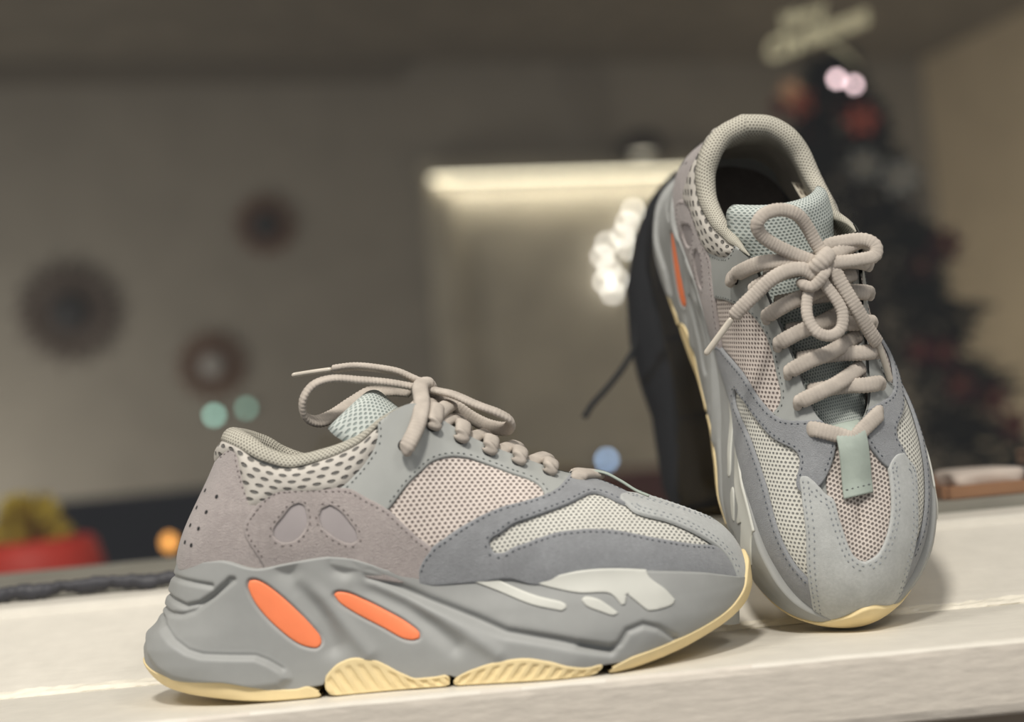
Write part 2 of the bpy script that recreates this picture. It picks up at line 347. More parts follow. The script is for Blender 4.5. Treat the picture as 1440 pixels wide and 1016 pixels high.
# panel outlines drawn on the upper: (heel-to-toe 0..1, bite line to rim 0..1)
PN = {
 'leather': [(0.3546,0.9941),(0.3813,1),(0.4031,1),(0.4219,1),(0.4438,1),(0.4781,1),(0.5156,1),(0.5438,1),(0.575,1),(0.5938,1),(0.6156,1),(0.6531,1),(0.6527,0.9354),(0.6326,0.7817),(0.6176,0.6633),(0.601,0.6042),(0.6005,0.6525),(0.5948,0.718),(0.5829,0.7559),(0.5622,0.7708),(0.5407,0.7974),(0.5191,0.8037),(0.5066,0.7869),(0.4974,0.7701),(0.4868,0.7422),(0.4659,0.6805),(0.4407,0.572),(0.4052,0.4698),(0.3763,0.4007),(0.3634,0.3824),(0.3385,0.4845),(0.3119,0.5848),(0.274,0.6598),(0.2759,0.7129),(0.287,0.7091),(0.3149,0.7681),(0.3342,0.8103),(0.3502,0.8559),(0.3562,0.9269)],
 'side_mesh': [(0.3663,0.3752),(0.3817,0.4121),(0.4083,0.4834),(0.4421,0.5862),(0.4658,0.6973),(0.4866,0.761),(0.5065,0.8125),(0.5406,0.8251),(0.5622,0.8015),(0.5831,0.7881),(0.5975,0.7391),(0.6042,0.6722),(0.6037,0.6071),(0.5765,0.5173),(0.554,0.4415),(0.5324,0.3745),(0.5067,0.2916),(0.4845,0.2206),(0.4654,0.1737),(0.4465,0.1946),(0.4106,0.2627)],
 'front_win': [(0.7481,0.5645),(0.7234,0.6196),(0.695,0.6461),(0.6624,0.5925),(0.6199,0.5105),(0.5924,0.4387),(0.5676,0.3554),(0.5518,0.2697),(0.5418,0.2352),(0.54,0.2024),(0.5438,0.1558),(0.5534,0.1542),(0.5661,0.2066),(0.5906,0.2845),(0.6171,0.3295),(0.6529,0.3319),(0.6947,0.3211),(0.7493,0.2998),(0.7921,0.2727),(0.8353,0.2446),(0.8668,0.2437)],
 'suede_l': [(0.4324,0),(0.4341,0.0654),(0.4435,0.1142),(0.4571,0.1604),(0.4657,0.1896),(0.4847,0.236),(0.5073,0.3089),(0.5325,0.3938),(0.5545,0.461),(0.5766,0.5377),(0.5975,0.6069),(0.6184,0.7045),(0.6333,0.8387),(0.6469,1)],
 'suede_top': [(0.6469,1),(0.6688,1),(0.6844,1)],
 'vampB': [(0.7071,0.9189),(0.7322,0.8566),(0.7588,0.808),(0.7952,0.7586),(0.8243,0.7235),(0.8624,0.7165),(0.9117,0.6859),(0.9459,0.6392),(0.9793,0.6016),(1,1)],
 'vampBr': [(0.9662,0.5423),(0.9202,0.4856),(0.891,0.497),(0.8551,0.5989),(0.8209,0.6331),(0.8089,0.6684),(0.7742,0.7567),(0.7427,0.8213)],
 'toecap_l': [(0.7581,0.5479),(0.7694,0.4763),(0.8142,0.4199),(0.8448,0.3419),(0.8694,0.2655),(0.8879,0.1946),(0.9005,0.1254),(0.9072,0.0494)],
 'toecap_tipB': [(0.7505,0.549),(0.7568,0.5971),(0.7765,0.6429),(0.8049,0.6833),(0.8268,0.718)],
 'counter': [(0,0.8542),(0.0771,0.9277),(0.0858,0.9557),(0.0984,0.9551),(0.116,0.87),(0.1276,0.8022),(0.1398,0.704),(0.1504,0.6219),(0.1594,0.5764),(0.1596,0.31),(0.1688,0)],
 'overlay': [(0.1391,0.4203),(0.1441,0.4987),(0.1554,0.606),(0.1703,0.7008),(0.187,0.7602),(0.2181,0.7737),(0.2627,0.7273),(0.2957,0.6808),(0.3143,0.6263),(0.343,0.5134),(0.3829,0.3811),(0.4037,0.3076),(0.4333,0.2321),(0.4631,0.1874),(0.4711,0.1529),(0.4591,0.0887),(0.4517,0),(0.1663,0),(0.1584,0.1195),(0.1498,0.2279),(0.1432,0.3112),(0.1393,0.3905)],
 'win1': [(0.2201,0.6148),(0.2111,0.5984),(0.1971,0.5022),(0.1826,0.39),(0.182,0.3205),(0.1929,0.2644),(0.2085,0.2634),(0.222,0.3233),(0.23,0.4243),(0.2298,0.5242),(0.2262,0.5928)],
 'win2': [(0.2538,0.5359),(0.2663,0.563),(0.281,0.5056),(0.2988,0.3923),(0.3102,0.3128),(0.3119,0.2532),(0.2979,0.2324),(0.2702,0.2882),(0.2541,0.3687),(0.2499,0.4682)],
 'collar_t': [(0,1),(0.0719,1),(0.0969,1),(0.1188,1),(0.1491,0.9764),(0.1779,0.9662),(0.2039,0.9825),(0.2294,0.9772),(0.2538,0.9839),(0.2787,0.9999),(0.3031,0.9932),(0.3546,0.9807)],
 'collar_b': [(0.3618,0.9171),(0.3536,0.8371),(0.337,0.7874),(0.3167,0.7432),(0.2868,0.6799),(0.2402,0.6786),(0.1971,0.7084),(0.1635,0.5966),(0.1428,0.5879),(0.1311,0.72),(0.117,0.8313),(0.1015,0.9102),(0.0836,0.9144),(0,0.8362)],
 'perf': [(0.0612,0.6198),(0.0923,0.6006),(0.0577,0.4904),(0.0834,0.4723),(0.0592,0.3561),(0.0786,0.3399),(0.0579,0.2249),(0.0725,0.2068)],
}
# sole drawings (x, z) and lace paths (x, y, z), millimetres
DR = {
 'lip': [(19.5,40.9),(25.7,34.2),(33,29),(40.4,26.5),(55.6,24.8),(66.8,23.7),(72.9,20.7),(79.2,16.3),(82,11.5),(77.1,7.8),(64.7,7.5),(60.2,7.9),(51.2,10.2),(35.6,12.3),(24.1,14.8),(16.1,19.7),(9.9,26.9),(5.5,37.8)],
 'g_lip': [(4.7,49.5),(16.6,43.8),(19.5,40.9),(25.7,34.2),(33,29),(40.4,26.5),(55.6,24.8),(66.8,23.7),(72.9,20.7),(79.2,16.3)],
 'g1': [(10.7,65.2),(23,63.7),(26.5,63.4),(46.7,59.3)],
 'g2': [(10.3,57.2),(21.7,53.7),(25.8,52.3),(32.2,49.9),(39.9,51),(46.4,54.2),(56.7,61.7)],
 'g3': [(8.3,50.5),(18.6,47.5),(22.8,46.4),(29.1,45.8),(36.8,47.5),(48.9,55.1),(58.7,61.6)],
 't1': [(85,63.9),(93.6,52.5),(101.1,37.9),(105.3,25.3)],
 't2': [(111.6,62.6),(125.4,51.5),(142,41.2),(155,29.6),(164.7,20)],
 't3': [(125.7,57.4),(139.7,50.2),(154.7,42),(174.4,32.8),(190.2,24.7),(213.6,19.1),(225.4,15.7),(239.4,12.2)],
 'g4': [(225.4,16),(239.4,12.3),(244.4,15.1),(248.7,20.5),(256.6,22.6),(264,20),(272,13.9)],
 'r1': [(91.2,58),(102,48.3),(116.2,29.1),(122.4,20.2)],
 'r2': [(117.2,56.9),(129.1,52.3),(149.1,40.7),(169,28.4),(185.3,15.1)],
 'orange1': [(65.4,57.9),(66.4,60.5),(69.4,60.6),(73.8,58.3),(81,51.9),(88,44.4),(94.8,36.2),(98.9,29.7),(98.9,26.1),(97,24.7),(92.5,25.5),(86.6,28.6),(76,38.7),(69.2,47.7),(66.3,54)],
 'orange2': [(107.4,49.6),(108.7,50.9),(113.6,50.3),(121.7,46.2),(131.8,40),(141.9,33.1),(147.7,27.4),(147.5,24.9),(144.5,24.2),(139.7,25.3),(130.2,31.4),(116.9,40),(109.9,45.7)],
 'plateA': [(169.7,52.8),(180.6,54.2),(182.3,53.7),(194.8,46.6),(206.9,41),(218.7,37.1),(220.7,35.6),(220.5,33.9),(218.3,32.8),(214.9,33.5),(203.7,36.8),(188.1,44.2)],
 'plateB': [(194.3,55.2),(197,54.2),(207.4,50.5),(216.4,49.6),(219.1,50.1),(233.6,51.1),(247.7,50.2),(261.1,48.2),(262.4,44.6),(269.4,38.1),(273.7,32.6),(272.4,30.3),(260,28.7),(258.2,29.9),(254.7,33.3),(250.3,37.6),(249,33.2),(247,32.6),(243.7,37.3),(241,39.1),(227.6,40.3),(218.4,42.6),(207.7,46.3),(200.8,50.4)],
 'plateC': [(227.9,37.4),(229.9,38.7),(236,37.1),(241.3,33.2),(245.3,29.5),(242.8,28.4),(236.3,30.9),(229.8,34.3)],
 'A_knot': [(154.6,4,146.3),(156.7,-2,148.6),(159.3,-3,151.3),(161.7,2,148.2)],
 'A_end1': [(158.5,2,150.4),(155.8,0,152.5),(150.8,1,155.6),(145.6,2,158.4),(134.8,4,161.6),(122.3,6,163.9),(109.6,8,163.7)],
 'A_tip1': [(110.3,8,163.7),(99.5,9,163.3),(87.7,10,162.6)],
 'A_loopL': [(158.2,-2,148.4),(153.2,-4,149.7),(140.6,-8,153),(126.3,-12,155.5),(112.1,-15,157.4),(102.6,-17,154.9),(96.8,-17,147.8),(96.3,-13,139.8),(101.2,-6,136.5),(109.1,2,138.9),(118.7,8,144.6),(129.7,10,149.7),(142.1,8,149.9),(151.7,4,148.1)],
 'A_loopR': [(159,0,149.9),(163.4,-3,147.1),(173,-8,143.8),(185.9,-12,136.7),(196.6,-13,131.5),(201.9,-10,127.3),(200,-4,123.5),(191.1,2,125.4),(182.1,5,130.6),(173.4,5,137.8),(166.3,4,142.4),(159.2,2,145.5)],
 'A_down': [(158.9,-3,151.7),(157.1,-12,149.2),(158,-29,138),(154.9,-39,127.4),(149.8,-43,118.7),(148,-40,116.7)],
 'A_seg2': [(160.8,-27,130.2),(162.3,-27,130.8),(165.5,-22,134.2),(168.6,-12,137.1),(170.8,-2,138.6),(170.3,8,138.9)],
 'A_end2': [(160.8,4,148.4),(166.9,10,143.9),(176.4,20,136),(183.6,34,127.4)],
 'B_knot': [(169.8,2.6,142.6),(169.7,0.6,147.2),(168,-2.8,149.3),(163.3,-8.7,147.2)],
 'B_knot2': [(170.9,9.4,140.9),(174.5,9.2,141.2),(177.1,5.8,141),(176.7,1.8,143.4),(174.1,-1.8,146),(169.5,-4.8,145.1)],
 'B_loop1': [(164.2,-4.6,146.8),(160,-3.5,149.1),(156.6,-1.8,152),(151.2,1.3,158.3),(147.1,6.6,165.1),(144.8,15.3,168.5),(146.2,24,168.9),(149.1,28.1,166.3),(151.8,26.8,161.4),(155.2,21.5,156.2),(159.5,12.3,150.4),(165.3,1.5,146.2),(167.7,-2.1,144.9)],
 'B_loop2': [(163.6,-4.4,144.8),(159,-8.4,147.3),(159,-17.4,148.4),(161.3,-29.1,148.3),(165.5,-32.7,147.2),(170.1,-30.8,145.9),(171,-21.4,146.5),(169.2,-8.8,146.3),(168,-3.5,144.7)],
 'B_loop3': [(170.8,0,141),(174.2,4.5,139.1),(182.7,9.4,135.7),(190.1,11,132.9),(197.8,8.3,129.8),(200.7,1.9,128.3),(198.6,-4.1,129.4),(191.4,-7,133.3),(183.9,-4.9,137.3),(177.2,-1.5,140.9),(172.1,-0.8,142.5)],
 'B_end1': [(172.6,0.1,142.3),(172.5,2,143.4),(169,7.9,146.5),(168.1,15.8,147),(169.4,24.4,145.1),(172.9,34.1,139.8),(176.5,43.1,134.5),(178.2,47.4,130.1)],
 'B_tip1': [(178,47.2,130.3),(182.7,55.4,123.2),(187.3,64,115)],
 'B_end2': [(166.2,-4.8,145.7),(170.1,-7.7,144.7),(177.5,-9.8,140.8),(189.7,-15.2,131.9),(200,-21.8,119.6),(203.6,-25.7,113.1)],
 'B_tip2': [(202.9,-25.5,113.5),(208.6,-27.8,105.9),(216.3,-31.1,93.7)],
}

def loc3(P, med=False):
    "half-surface points to shoe space in metres; med puts them on the inner side"
    P = np.array(P, float)
    if med: P[..., 1] *= -1
    P[..., 1] += BEND(P[..., 0]); P[..., 2] -= 1.5
    return P/1000
SCALE = np.array([372., 78.])
def in_poly(Q, poly):
    x, y = Q[:, 0], Q[:, 1]; r = np.zeros(len(Q), bool); n = len(poly)
    for i in range(n):
        x0, y0 = poly[i]; x1, y1 = poly[(i+1) % n]
        c = ((y0 > y) != (y1 > y))
        with np.errstate(divide='ignore', invalid='ignore'):
            r ^= c & (x < (x1-x0)*(y-y0)/(y1-y0)+x0)
    return r
def seg_dist(Q, poly, closed=True, skip=None):
    d = np.full(len(Q), 1e9); n = len(poly)
    for i in range(n if closed else n-1):
        if skip is not None and skip[i]: continue
        a = np.asarray(poly[i]); b = np.asarray(poly[(i+1) % n]); ab = b-a; l = max(ab@ab, 1e-12)
        t = np.clip(((Q-a)@ab)/l, 0, 1); d = np.minimum(d, np.linalg.norm(Q-a-t[:, None]*ab, axis=1))
    return d
def smooth_outline(poly, step=1.0, corner=48):
    "resample a closed outline, keeping its sharp corners"
    P = np.asarray(poly, float); n = len(P); cs = []
    for i in range(n):
        a = P[i]-P[i-1]; b = P[(i+1) % n]-P[i]
        ang = abs(math.degrees(math.atan2(a[0]*b[1]-a[1]*b[0], a@b)))
        if ang > corner: cs.append(i)
    if not cs: return catmull(P, step, closed=True)
    out = []
    for k, c in enumerate(cs):
        e = cs[(k+1) % len(cs)]; idx = [c]
        j = c
        while True:
            j = (j+1) % n; idx.append(j)
            if j == e: break
        out.append(catmull(P[idx], step)[:-1])
    return np.concatenate(out)
def cdt(outer, holes=(), res=1.8, rim=(.35, .9)):
    "triangulate an outline (mm plane); returns points, triangles"
    V = [tuple(p) for p in outer]; E = [(i, (i+1) % len(outer)) for i in range(len(outer))]
    for h in holes:
        o = len(V); V += [tuple(p) for p in h]; E += [(o+i, o+(i+1) % len(h)) for i in range(len(h))]
    allp = [np.asarray(outer)]+[np.asarray(h) for h in holes]
    mn, mx_ = allp[0].min(0), allp[0].max(0)
    gx = np.arange(mn[0], mx_[0], res); gy = np.arange(mn[1], mx_[1], res*.866)
    Q = np.array([(x+(res/2 if k % 2 else 0), y) for k, y in enumerate(gy) for x in gx]) if len(gx) and len(gy) else np.zeros((0, 2))
    ins = []
    for p in allp:
        t = np.roll(p, -1, 0)-np.roll(p, 1, 0); t /= np.maximum(np.linalg.norm(t, axis=1, keepdims=True), 1e-9); nn = np.stack([-t[:, 1], t[:, 0]], 1)
        for r in rim:
            for sg in (1, -1): ins.append(p+nn*r*sg)
    Q = np.concatenate([Q]+ins)
    def inside(q):
        m = in_poly(q, outer)
        for h in holes: m &= ~in_poly(q, h)
        return m
    d = np.minimum.reduce([seg_dist(Q, p) for p in allp])
    nq = len(Q)-sum(len(i) for i in ins)
    keep = inside(Q) & (d > min(rim)*.8); keep[:nq] &= d[:nq] > max(rim)*1.3
    V += [tuple(q) for q in Q[keep]]
    r = delaunay_2d_cdt([Vector(v) for v in V], E, [], 0, 1e-5)
    P = np.array([tuple(v) for v in r[0]]); T = np.array([f for f in r[2] if len(f) == 3])
    return P, T[inside(P[T].mean(1))]

class Shoe:
    def __init__(s, parent, mirror): s.parent = parent; s.mirror = mirror
    def add(s, name, V, F, m, uv=None, parent=None, kind=None, label=None, smooth=True):
        V = np.asarray(V, float)
        if s.mirror: V = V*np.array([1, -1, 1]); F = [tuple(f)[::-1] for f in F]
        o = link(name, mesh(name, V, F, uv, smooth), m, parent or s.parent, kind)
        if label: o['label'] = label
        return o
_cache = {}
def panel_geo(key, poly, lvl, thick, holes=(), med=False, puff=(0, 1), free=('p1', 'h1', 'p0'), res=1.8, uvmode='side', rnd=1.0):
    "one sewn panel on the upper: rolled edges, following the body"
    if key in _cache: return _cache[key]
    O = smooth_outline(np.array(poly)*SCALE); H = [smooth_outline(np.array(h)*SCALE) for h in holes]
    P, T = cdt(O, H, res)
    ph = P/SCALE; ph = np.clip(ph, 0, 1)
    def skipmask(p):
        q = np.roll(p, -1, 0); r = np.zeros(len(p), bool)
        if 'p1' in free: r |= (p[:, 0] > SCALE[0]*.9985) & (q[:, 0] > SCALE[0]*.9985)
        if 'h1' in free: r |= (p[:, 1] > SCALE[1]*.9985) & (q[:, 1] > SCALE[1]*.9985)
        if 'p0' in free: r |= (p[:, 0] < .4) & (q[:, 0] < .4)
        return r
    d = np.minimum.reduce([seg_dist(P, p, skip=skipmask(p)) for p in [O]+H])
    off = lvl+thick*np.sqrt(np.maximum(0, 1-(1-np.clip(d/rnd, 0, 1))**2)) - np.where(d < .02, .5, 0) + puff[0]*np.sin(np.pi/2*np.clip(d/puff[1], 0, 1))
    S = U(ph[:, 0], ph[:, 1])+UN(ph[:, 0], ph[:, 1])*off[:, None]
    if 'p1' in free: S[ph[:, 0] > .9999, 1] = 0
    if 'p0' in free: S[ph[:, 0] < .0001, 1] = 0
    if 'h1' in free: S[(ph[:, 1] > .9999) & (ph[:, 0] > .71), 1] = 0
    W3 = loc3(S, med)
    if uvmode == 'side':
        q = U(ph[:, 0], ph[:, 1]); uv = np.stack([q[:, 0], q[:, 2]+.45*(45+q[:, 1])], 1)
    elif uvmode == 'top': uv = np.stack([S[:, 0]*1.1-S[:, 2]*.4, S[:, 1]*(-1 if med else 1)*1.08], 1)
    else: uv = np.stack([P[:, 0]+.35*P[:, 1], P[:, 1]*1.05], 1)
    # triangles came out counter-clockwise in (p, h): that faces outwards on the outer (-y) side
    F = [tuple(t) for t in T]
    a, b, c = W3[T[:, 0]], W3[T[:, 1]], W3[T[:, 2]]
    want = UN(ph[T[:, 0], 0], ph[T[:, 0], 1])*(np.array([1, -1, 1]) if med else 1)
    fl = (np.cross(b-a, c-a)*want).sum(1) < 0
    F = [f[::-1] if k else f for f, k in zip(F, fl)]
    _cache[key] = (W3, F, uv); return _cache[key]
def merge_geo(A, B, tol=2e-5):
    V = np.concatenate([A[0], B[0]]); F = list(A[1])+[tuple(i+len(A[0]) for i in f) for f in B[1]]; uv = np.concatenate([A[2], B[2]])
    key = {}; mp = np.zeros(len(V), int)
    for i, v in enumerate(np.round(V/tol).astype(int)):
        mp[i] = key.setdefault(tuple(v), i)
    F = [tuple(mp[list(f)]) for f in F]; F = [f for f in F if len(set(f)) == len(f)]
    used = sorted({i for f in F for i in f}); re = {u: k for k, u in enumerate(used)}
    return V[used], [tuple(re[i] for i in f) for f in F], uv[used]
def stitch_geo(poly, seg, inset, lvl, med=False, pitch=3.1, length=2.1, r=.52, rows=1, rowgap=2.0, closed=False):
    "a row of stitches running inside a panel's edge; seg gives the range of outline points it follows"
    P = np.array(poly)*SCALE
    area = np.sum(P[:, 0]*np.roll(P[:, 1], -1)-np.roll(P[:, 0], -1)*P[:, 1]); sg = 1 if area > 0 else -1
    n = len(P); idx = [i % n for i in range(seg[0], seg[1]+1)] if not closed else list(range(n))
    C = catmull(P[idx], .5, closed=closed); C = np.clip(C/SCALE, 0, 1)
    S = U(C[:, 0], C[:, 1]); L = np.concatenate([[0], np.cumsum(np.linalg.norm(np.diff(S, axis=0), axis=1))])
    V = []; F = []
    for row in range(rows):
        ins = inset+row*rowgap
        for s0 in np.arange(pitch/2+row*pitch/2, L[-1]-length/2, pitch):
            k = np.clip(np.searchsorted(L, s0), 2, len(L)-3); p, h = C[k]
            nn = UN(p, h); t = S[k+2]-S[k-2]; t /= max(np.linalg.norm(t), 1e-9); b = np.cross(nn, t)
            # inward = left of the travel direction for a counter-clockwise outline
            tang = C[min(k+2, len(C)-1)]-C[k-2]; tang = tang*SCALE
            e = 1e-3; inw = np.array([-tang[1], tang[0]])*sg; inw /= max(np.linalg.norm(inw), 1e-9)
            q = np.clip(C[k]+inw*ins/SCALE, 0, 1); c0 = U(q[0], q[1]); nq = UN(q[0], q[1])
            # true inset in millimetres
            dd = c0-S[k]; dl = np.linalg.norm(dd)
            if dl > 1e-6: q = np.clip(C[k]+(q-C[k])*abs(ins)/dl, 0, 1); c0 = U(q[0], q[1]); nq = UN(q[0], q[1])
            c = c0+nq*(lvl+.05); o = len(V); b = np.cross(nq, t)
            V += [c-t*length/2-nq*.25, c+t*length/2-nq*.25, c+b*r, c-b*r, c+nq*.34+t*length*.22, c+nq*.34-t*length*.22]
            F += [(o, o+3, o+5), (o+5, o+3, o+4), (o+4, o+3, o+1), (o, o+5, o+2), (o+5, o+4, o+2), (o+4, o+1, o+2), (o, o+2, o+3), (o+1, o+3, o+2)]
    V = np.array(V)
    F = F if not med else [f[::-1] for f in F]
    return loc3(V, med), F
# ---- sole relief
def pl_dist(x, z, poly):
    Q = np.stack([np.ravel(x), np.ravel(z)], 1); return seg_dist(Q, poly, closed=False).reshape(np.shape(x))
def pg_mask(x, z, poly, w):
    Q = np.stack([np.ravel(x), np.ravel(z)], 1); d = seg_dist(Q, poly); i = in_poly(Q, poly)
    t = np.clip(np.where(i, d, -d)/w*.5+.5, 0, 1); return (t*t*(3-2*t)).reshape(np.shape(x))
def relief(x, z):
    g = lambda k, dep, w: -dep*np.exp(-(pl_dist(x, z, DR[k])/w)**2)
    r = 2.8*pg_mask(x, z, DR['lip'], 3)+g('g_lip', 1.6, 1.2)+g('g1', 1.7, 1.2)+g('g2', 2.0, 1.3)+g('g3', 1.7, 1.2)
    r += g('t1', 3.2, 5.5)+g('t2', 2.8, 4.5)+g('t3', 2.8, 2.4)+g('g4', 1.9, 1.6)-g('r1', 1.9, 4)-g('r2', 1.9, 4)
    r -= 1.5*pg_mask(x, z, OR1, .8)+1.5*pg_mask(x, z, OR2, .8)
    return np.maximum(r, -(.5+.5*np.clip(BITE(x)-1-z, 0, 20)))
def grow(poly, d):
    P = smooth_outline(poly, 1.2, 80); c = P.mean(0); t = np.roll(P, -1, 0)-np.roll(P, 1, 0); t /= np.linalg.norm(t, axis=1, keepdims=True)
    n = np.stack([t[:, 1], -t[:, 0]], 1); ar = np.sum(P[:, 0]*np.roll(P[:, 1], -1)-np.roll(P[:, 0], -1)*P[:, 1])
    return P+n*d*(1 if ar > 0 else -1)
OR1 = grow(DR['orange1'], .5); OR2 = grow(DR['orange2'], .5)
def sole_pt(phi, z, off=0, rel=True):
    "point of the sole wall at plan parameter phi and height z (arrays)"
    xi = .5-.5*np.cos(np.pi*phi); x = XB(z)+xi*(XF(z)-XB(z)); y = mid_y(x, z)
    e = .004; p0 = np.clip(phi-e, 0, 1); p1 = np.clip(phi+e, 0, 1); xa = .5-.5*np.cos(np.pi*p0); xb = .5-.5*np.cos(np.pi*p1)
    A = XB(z)+xa*(XF(z)-XB(z)); Bx = XB(z)+xb*(XF(z)-XB(z)); ya = mid_y(A, z); yb = mid_y(Bx, z)
    tx, ty = Bx-A, yb-ya
    ty = np.where(phi < e, np.abs(ty)+1e-9, np.where(phi > 1-e, -np.abs(ty)-1e-9, ty)); tx = np.where((phi < 1e-6) | (phi > 1-1e-6), 0, tx)
    l = np.maximum(np.hypot(tx, ty), 1e-9); nx, ny = -ty/l, tx/l
    d = off+(relief(x, z) if rel else 0)
    yy = np.where((phi < 1e-6) | (phi > 1-1e-6), 0, y+ny*d)
    return np.stack([x+nx*d, -yy, z], -1)
_n_phi = 560
def wall_geo(phis, zlo, zhi, nh, off=0, rel=None, crown=(), foot=()):
    "closed band around the sole between two height lines; crown / foot = extra (inset, dz) rows"
    if ('w', len(phis), nh, off) in _cache: return _cache[('w', len(phis), nh, off)]
    hs = np.linspace(0, 1, nh); PH, HH = np.meshgrid(phis, hs, indexing='ij')
    Z = zlo[:, None]+(zhi-zlo)[:, None]*HH
    S = sole_pt(PH, Z, off, rel is None)
    if rel is not None: # extra relief of its own (ribs)
        S = sole_pt(PH, Z, off+rel(S[..., 0], S[..., 2], HH), False)
    rows = [S]
    for ins, dz in crown:
        q = sole_pt(phis, zhi, off-ins, False)
        if rel is None and ins < 5:
            b0 = sole_pt(phis, zhi, off, True)-sole_pt(phis, zhi, off, False); q = q+b0*(1-ins/5)
        q[:, 2] += dz; rows.append(q[:, None])
    pre = []
    for ins, dz in foot:
        q = sole_pt(phis, zlo, off-ins, False); q[:, 2] += dz; pre.append(q[:, None])
    S = np.concatenate(pre[::-1]+rows, 1); n, m = S.shape[:2]
    V = np.concatenate([loc3(S.reshape(-1, 3)), loc3(S.reshape(-1, 3), True)])
    F = grid_faces(n, m, flip=True); F += [tuple(i+n*m for i in f)[::-1] for f in F]
    # bottom: bridge the two sides
    for i in range(n-1): F.append(((i+1)*m, i*m, n*m+i*m, n*m+(i+1)*m))
    for i in range(n-1): F.append((i*m+m-1, (i+1)*m+m-1, n*m+(i+1)*m+m-1, n*m+i*m+m-1))
    uv = np.zeros((len(V), 2)); _cache[('w', len(phis), nh, off)] = merge_geo((V, F, uv), (np.zeros((0, 3)), [], np.zeros((0, 2))))
    return _cache[('w', len(phis), nh, off)]
def plate_geo(key, poly, lvl, thick, med, rnd=.8, res=1.5, dome=0):
    "flat film or insert on the sole wall, drawn in (x, z)"
    if (key, med) in _cache: return _cache[(key, med)]
    O = smooth_outline(poly, .9, 55); P, T = cdt(O, (), res, (.3, .8)); d = seg_dist(P, O)
    x, z = P[:, 0], P[:, 1]
    xi = np.clip((x-XB(z))/(XF(z)-XB(z)), 0, 1); ph = np.arccos(1-2*xi)/np.pi
    off = lvl+thick*np.sqrt(np.maximum(0, 1-(1-np.clip(d/rnd, 0, 1))**2))-np.where(d < .02, .6, 0)+dome*np.sin(np.pi/2*np.clip(d/5, 0, 1))
    S = sole_pt(ph, z, off); V = loc3(S, med)
    F = [tuple(t) for t in T]; a, b, c = V[T[:, 0]], V[T[:, 1]], V[T[:, 2]]
    fl = np.cross(b-a, c-a)[:, 1]*(1 if med else -1) < 0
    F = [f[::-1] if k else f for f, k in zip(F, fl)]
    _cache[(key, med)] = (V, F); return _cache[(key, med)]
# ---- laces: flat-oval ribbed cord
def lace_geo(P, up=None, w=8.2, t=4.8, step=.6, rib=.055, ends=True, taper=None, nside=14, pt=False):
    C = catmull(np.array(P, float), step)
    for _ in range(3): C[1:-1] = .25*C[:-2]+.5*C[1:-1]+.25*C[2:]
    T = np.gradient(C, axis=0); T /= np.maximum(np.linalg.norm(T, axis=1, keepdims=True), 1e-9)
    upv = np.array([.474, 0, .881]) if up is None else np.array(up, float)
    L = np.concatenate([[0], np.cumsum(np.linalg.norm(np.diff(C, axis=0), axis=1))])
    V = []; nprev = None
    for i in range(len(C)):
        u = upv if upv.ndim == 1 else upv[min(int(i/len(C)*len(upv)), len(upv)-1)]
        n = u-(u@T[i])*T[i]; ln = np.linalg.norm(n)
        if ln < .35 and nprev is not None: n = nprev-(nprev@T[i])*T[i]; ln = np.linalg.norm(n)
        elif nprev is not None and pt: n = nprev-(nprev@T[i])*T[i]; ln = np.linalg.norm(n)
        elif nprev is not None: n = .6*(nprev-(nprev@T[i])*T[i])+.4*n/ln; ln = np.linalg.norm(n)
        n /= ln; nprev = n; b = np.cross(T[i], n)
        k = 1+rib*math.sin(2*math.pi*L[i]/1.9)
        e = min(L[i], L[-1]-L[i]); k *= math.sqrt(max(.02, 1-(1-min(1, e/2.2))**2)) if ends else 1
        if taper: k *= taper(L[i]/L[-1])
        for q in range(nside):
            a = 2*math.pi*q/nside; ca, sa = math.cos(a), math.sin(a)
            V.append(C[i]+k*(w/2*math.copysign(abs(ca)**.8, ca)*b+t/2*math.copysign(abs(sa)**.8, sa)*n))
    F = grid_faces(len(C), nside, wrap_m=True, flip=True)
    F += [tuple(range(nside)), tuple((len(C)-1)*nside+q for q in range(nside))[::-1]]
    V = np.array(V); V[:, 2] -= 1.5
    return V/1000, F

M_MID = mat('midsole_grey_foam', (152, 153, 150), .55, 'fine', 1.6, .06, .35, var=.015, dist=.0002)
M_LEATHER = mat('grey_green_leather', (156, 158, 154), .5, 'leather', 1, .06, .35, var=.02, dist=.0002)
M_BLUE = mat('blue_grey_suede', (145, 147, 149), .95, 'suede', 1, .7, .1, var=.06, sheen=.25, dist=.0010)
M_TOE = mat('pale_grey_suede', (179, 181, 178), .95, 'suede', 1.3, .4, .1, var=.04, sheen=.25, dist=.0007)
M_HEEL = mat('pinkish_grey_suede', (172, 163, 159), .95, 'suede', .9, .8, .1, var=.05, sheen=.3, dist=.0012)
M_FILM = mat('grey_mauve_film', (156, 149, 148), .5, 'fine', 1, .05, .35, var=.02)
M_SMESH = mat('pink_beige_mesh', (208, 197, 188), .8, 'mesh', 1, .9, .2, hole=(128, 118, 112), pitch=(2.95, 4.3), hole_r=.25, var=.03, dist=.0007)
M_FMESH = mat('off_white_mesh', (208, 206, 196), .8, 'mesh', 1, .9, .2, hole=(134, 134, 129), pitch=(2.6, 3.9), hole_r=.25, var=.03, dist=.0007)
M_VMESH = mat('beige_mesh', (202, 192, 183), .8, 'mesh', 1, .9, .2, hole=(116, 108, 103), pitch=(2.9, 4.2), hole_r=.27, var=.03, dist=.0007)
M_SPACER = mat('collar_spacer_mesh', (186, 181, 172), .8, 'knit', 1, 1, .2, hole=(104, 102, 98), pitch=(8.4, 9.6), hole_r=.27, var=.04, dist=.0012)
M_RIM = mat('collar_lining_mesh', (186, 182, 168), .85, 'mesh', 1, .8, .2, hole=(132, 128, 118), pitch=(2.1, 3.2), hole_r=.27, var=.03, dist=.0005)
